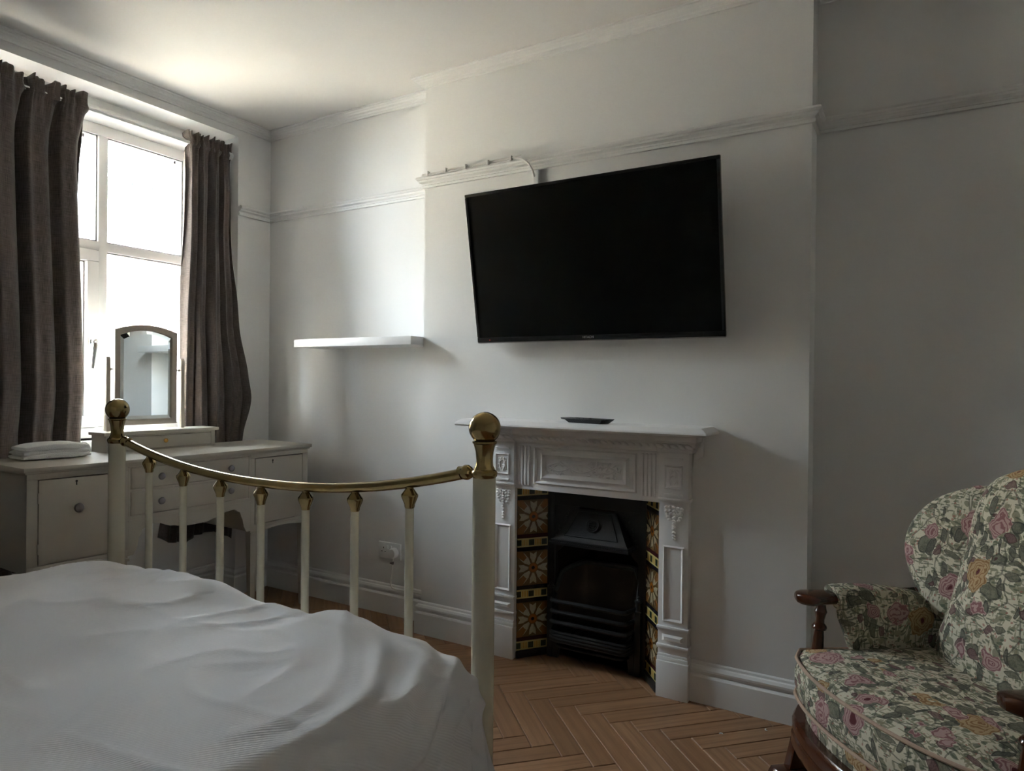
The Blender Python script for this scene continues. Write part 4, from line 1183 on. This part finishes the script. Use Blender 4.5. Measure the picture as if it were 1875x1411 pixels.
for sg in (-1, 1):
    x = CX+sg*(XB-CX-.022)
    mb = MB(); mb.box(x-.013, x+.013, YI-.034, YI-.004, .0, .262); link('grate_post', mb, 'black_iron', ins, bevel=.004)
    mb = MB(); mb.lathe([(.016, .262), (.016, .268), (.011, .272), (.0115, .300), (.016, .304), (.016, .309), (.009, .312), (.006, .318), (.007, .322), (.002, .327)], (x, YI-.020, 0), 14); link('grate_finial', mb, 'black_iron', ins)
    mb = MB(); xi = CX+sg*(XB-CX-.036)
    mb.prism([(xi, .0), (xi, .105), (xi-sg*.055, .100), (xi-sg*.030, .055), (xi-sg*.022, .0)], 'y', YI-.030, YI-.010); link('bracket_foot', mb, 'black_iron', ins, bevel=.002)
mb = MB(); mb.tube(bar_path(.070, .070, HWG-.02), .006, 8); link('lower_rail', mb, 'black_iron', ins)

# ------------------------------------------------------------------ tray on the mantel
tr = thing('tray', 'small black trinket tray on the white mantel shelf', 'tray', (2.150, -.232, 1.042), (0, 0, math.radians(-14)))
mb = MB()
def rect(hx, hy, z): return [(-hx, -hy, z), (hx, -hy, z), (hx, hy, z), (-hx, hy, z)]
lv = [rect(.078, .030, 0), rect(.096, .042, .016), rect(.096, .042, .018), rect(.092, .038, .018), rect(.076, .028, .004)]
RG = [[mb.bm.verts.new(p) for p in r_] for r_ in lv]
for A, B in zip(RG, RG[1:]):
    for j in range(4): mb.bm.faces.new((A[j], A[(j+1) % 4], B[(j+1) % 4], B[j]))
mb.bm.faces.new(RG[0][::-1]); mb.bm.faces.new(RG[-1]); link('dish', mb, 'tray_black', tr, world=False, bevel=.0015)
mb = MB(); mb.prism([(-.118, .013), (-.092, .011), (-.092, .018), (-.121, .019)], 'y', -.030, .030); link('handle_lip', mb, 'tray_black', tr, world=False, bevel=.001)
mb = MB()
for i in range(9): mb.ellip((random.uniform(-.03, .04), random.uniform(-.015, .015), random.uniform(.008, .017)), (.009, .007, .005), Matrix.Rotation(random.uniform(0, 3), 3, 'Z'), 8, 5)
link('pebble_filling', mb, 'tray_black', tr, world=False)

# ------------------------------------------------------------------ armchair (local x = forward, y = chair's camera side)
ch = thing('armchair', 'floral tapestry wing armchair on a dark wooden glider frame', 'armchair', (3.228, -.889, 0), (0, 0, math.atan2(-.667, -.745)))
def front(w_, bowv=.085, hwid=.325): return bowv*(1-(abs(w_)/hwid)**2.2)
def seat_outline(inset, n=28):
    """plan outline, front bowed; x forward"""
    hwf, hwb, u0, u1 = .325-inset, .275-inset, .035-inset, -.40+inset
    pts = []
    for i in range(n+1):
        a = lerp(-1, 1, i/n); ww = a*hwf
        pts.append((u0 + .080*(1-abs(a)**2.4) - .035*max(0, abs(a)-.86)/.14*(.5), ww))
    pts += [(lerp(u0-.03, u1, t), lerp(hwf, hwb, t)) for t in (.12, .3, .5, .7, .9)]
    pts += [(u1, hwb-.03), (u1, 0), (u1, -hwb+.03)]
    pts += [(lerp(u0-.03, u1, t), -lerp(hwf, hwb, t)) for t in (.9, .7, .5, .3, .12)]
    return pts
def stack(levels):
    mb = MB(); RG = []
    for inset, z in levels: RG.append([mb.bm.verts.new((p[0], p[1], z)) for p in seat_outline(inset)])
    n = len(RG[0])
    for A, B in zip(RG, RG[1:]):
        for j in range(n): mb.bm.faces.new((A[j], A[(j+1) % n], B[(j+1) % n], B[j]))
    mb.bm.faces.new(RG[0][::-1])
    return mb, RG
ZS = .455
mb, RG = stack([(.010, .352), (.002, .360), (-.004, .385), (-.004, .425), (.002, ZS-.003), (.010, ZS+.004), (.03, ZS+.011), (.07, ZS+.020), (.13, ZS+.026), (.19, ZS+.028)])
mb.bm.faces.new(RG[-1])
cush = link('seat_cushion', mb, 'floral_tapestry', ch, world=False, angle=60)
for z, ins_ in ((ZS, -.001), (.357, -.003)):
    mb = MB(); mb.tube([(p[0], p[1], z) for p in seat_outline(ins_)], .0048, 8, closed=True); link('piping', mb, 'rope', cush, world=False, label='twisted pink and cream cord')
mb, RG = stack([(.022, .285), (.018, .30), (.018, .345), (.024, .353)]); mb.bm.faces.new(RG[-1]); link('seat_base', mb, 'floral_tapestry', ch, world=False)
# wooden seat rail, moulded
ol = seat_outline(-.002)
def rail_ring(p, nrm): 
    prof_ = [(-.024, .215), (.004, .215), (.010, .224), (.010, .252), (.004, .256), (.004, .260), (.008, .264), (.008, .292), (.002, .300), (-.024, .300)]
    return [(p[0]+nrm[0]*o, p[1]+nrm[1]*o, z) for o, z in prof_]
mb = MB(); RG = []; n = len(ol)
for i in range(n):
    a = Vector(ol[i-1]); b = Vector(ol[(i+1) % n]); d_ = (b-a).normalized(); nr = (d_.y, -d_.x)
    RG.append([mb.bm.verts.new(q) for q in rail_ring(ol[i], nr)])
for i in range(n):
    A, B = RG[i], RG[(i+1) % n]
    for j in range(10): mb.bm.faces.new((A[j], A[(j+1) % 10], B[(j+1) % 10], B[j]))
link('seat_rail', mb, 'chair_wood', ch, world=False, angle=40)
# arms
for sg in (-1, 1):
    w0 = sg*.318
    mb = MB()
    def armfn(u, v):
        x = lerp(-.46, .030, u); th = v*2*PI
        hw_ = .034*(1-.25*(1-u)) + .010*math.exp(-((u-.94)/.08)**2)
        endf = math.sqrt(max(0, 1-max(0, (u-.93)/.07)**2)) if u > .93 else 1
        cy, cz = math.cos(th), math.sin(th)
        zz = .592 + .012*math.sin(u*2.2) - .018*(1-u)
        return (x, w0+sg*.006 + math.copysign(abs(cy)**.75, cy)*hw_*max(endf, .02), zz + math.copysign(abs(cz)**.8, cz)*.0175*(.55+.45*endf if u > .93 else 1))
    V = mb.grid(armfn, 50, 20)
    mb.bm.faces.new(V[0][:-1]); mb.bm.faces.new(V[-1][:-1]); bmesh.ops.remove_doubles(mb.bm, verts=mb.bm.verts, dist=.0002)
    link('arm', mb, 'chair_wood', ch, world=False, angle=60)
    mb = MB()
    Mt = Matrix.Rotation(-sg*.02, 3, 'X') @ Matrix.Rotation(-.10, 3, 'Y')
    prof = [(.018, -.30), (.018, -.27), (.019, -.24), (.018, -.16), (.014, -.085), (.0125, -.068), (.018, -.064), (.020, -.058), (.018, -.052), (.012, -.046), (.0115, -.036), (.014, -.024), (.017, -.014), (.014, -.006), (.012, .004)]
    mb.lathe(prof, (-.042, w0, .578), 20, Mt); link('arm_spindle', mb, 'chair_wood', ch, world=False)
    # fabric arm pad: over the arm and down inside to the seat
    mb = MB()
    def padfn(u, v):
        x = lerp(-.445, -.075, u)
        zt_ = .632 - .055*(1-u)**1.6 + .006*math.sin(u*PI)
        secs = [(.044, .575), (.047, .600), (.040, zt_-.008), (.022, zt_), (-.010, zt_+.001), (-.034, zt_-.007), (-.046, zt_-.035), (-.052, .540), (-.056, .48), (-.052, .44), (-.030, .43), (-.026, .50), (-.024, .575), (.0, .580), (.030, .574)]
        f = v*len(secs); i = int(f) % len(secs); tt = f-int(f)
        a, b = secs[i], secs[(i+1) % len(secs)]
        o, z = lerp(a[0], b[0], tt), lerp(a[1], b[1], tt)
        endr = 1 - .22*max(0, (u-.93)/.07)**2
        xs_ = x - (.050*max(0, (.56-z)/.13) if u > .8 else 0)*((u-.8)/.2)
        return (xs_, w0 + sg*(o*endr), z)
    V = mb.grid(padfn, 26, 45)
    mb.bm.faces.new(V[0][:-1]); mb.bm.faces.new(V[-1][:-1]); bmesh.ops.remove_doubles(mb.bm, verts=mb.bm.verts, dist=.0002)
    link('arm_pad', mb, 'floral_tapestry', ch, world=False, angle=70)
# back: central pillow, lumbar pillow and two wings
TB = .22
def back_pt(u, w_, z):
    return (-.375 - TB*(z-.46) + u, w_, z)
def pillow(prof_w, z0, z1, wc, thick, uc, nseg=36, flat=.68, tilt=0.0):
    """prof_w: z-fraction -> (w_min, w_max)"""
    mb = MB()
    def fn(u, v):
        t_z = .5-.5*math.cos(PI*v); z = lerp(z0, z1, t_z)
        a, b = crom([(p[0], p[1]) for p in prof_w], t_z), crom([(p[0], p[2]) for p in prof_w], t_z)
        th = u*2*PI; c_, s_ = math.cos(th), math.sin(th)
        px = math.copysign(abs(c_)**flat, c_); pu = math.copysign(abs(s_)**.8, s_)
        edge = max(.0, math.sin(PI*v))**.45
        ww = lerp(a, b, .5+.5*px)
        uu = pu*thick*edge*(1 if pu > 0 else .6)
        p = back_pt(uc + uu + tilt*(ww-wc), ww, z)
        return p
    V = mb.grid(fn, 48, nseg, closed_u=True)
    bmesh.ops.remove_doubles(mb.bm, verts=mb.bm.verts, dist=.0004)
    return mb
link('back_cushion', pillow([(0, -.215, .215), (.2, -.205, .205), (.5, -.180, .180), (.8, -.172, .172), (.93, -.135, .135), (1, -.06, .06)], .455, .995, 0, .080, .034), 'floral_tapestry', ch, world=False, angle=180)
link('lumbar_cushion', pillow([(0, -.195, .195), (.3, -.190, .190), (.7, -.125, .125), (.9, -.075, .075), (1, -.02, .02)], .450, .800, 0, .080, .055), 'floral_tapestry', ch, world=False, angle=180)
for sg in (-1, 1):
    pr = [(0, .185, .225), (.1, .170, .290), (.3, .164, .358), (.5, .162, .390), (.7, .162, .376), (.88, .162, .318), (1, .170, .225)]
    pr = [(a, b, c) for a, b, c in pr] if sg > 0 else [(a, -c, -b) for a, b, c in pr]
    link('wing_cushion', pillow(pr, .535, .925, sg*.15, .044, -.012, tilt=sg*.24), 'floral_tapestry', ch, world=False, angle=180)
    mb = MB(); pts = []
    for i in range(15):
        t_ = i/14; z = lerp(.22, .84, t_); ww = sg*interp([(.2, .300), (.45, .318), (.6, .358), (.72, .398), (.82, .382), (.92, .31)], z); q = back_pt(-.045, ww, z); pts.append(q)
    mb.tube(pts, .016, 10); link('back_post', mb, 'chair_wood', ch, world=False)
for i in range(5):
    w_ = (i-2)*.11; mb = MB(); mb.tube([back_pt(-.062, w_, .30), back_pt(-.062, w_*1.05, .83)], .010, 8); link('back_spindle', mb, 'chair_wood', ch, world=False)
mb = MB(); mb.tube([back_pt(-.062, -.31+.62*i/16, .80+.05*math.sin(PI*i/16)) for i in range(17)], .016, 10); link('top_rail', mb, 'chair_wood', ch, world=False)
# glider base
for sg in (-1, 1):
    w0 = sg*.368
    mb = MB(); mb.prism([(-.46, .045), (.060, .045), (.074, .055), (.076, .085), (.066, .102), (-.44, .102), (-.46, .09)], 'y', w0-.020, w0+.020); link('base_rail', mb, 'chair_wood', ch, world=False, bevel=.005)
    for a in (0, -.36):
        mb = MB(); mb.prism([(a+.030, .095), (a-.055, .095), (a-.060, .185), (a+.006, .185)], 'y', w0-.015, w0+.015); link('glider_upright', mb, 'chair_wood', ch, world=False, bevel=.004)
        mb = MB(); mb.tube([(a-.020, sg*.29, .180), (a-.020, w0+sg*.022, .180)], .009, 12); mb.ellip((a-.020, w0+sg*.022, .180), (.011, .008, .011)); link('glider_pin', mb, 'chrome', ch, world=False, label='chrome pin')
    mb = MB(); mb.box(-.40, .01, sg*.296-.012, sg*.296+.012, .165, .218); link('seat_runner', mb, 'chair_wood', ch, world=False, bevel=.003)
for u in (.0, -.40):
    mb = MB(); mb.box(u-.024, u+.024, -.40, .40, .0, .046); link('base_foot', mb, 'chair_wood', ch, world=False, bevel=.010)

# ------------------------------------------------------------------ scraps on the floor
for (x, y, r_, a0, lab) in ((2.709, -.346, .006, .3, 'tiny flat white paper scrap on the bare oak floor'), (2.839, -.232, .007, 2.0, 'tiny curled white paper scrap on the floor by the skirting')):
    mb = MB(); pts = [(x+r_*math.cos(a0+i*.45), y+r_*math.sin(a0+i*.45), .0018) for i in range(8)]
    mb.tube(pts, [.0006, .0014, .0018, .0018, .0018, .0018, .0014, .0006], 6)
    tag(link('paper_scrap', mb, 'paper'), lab, 'scrap')
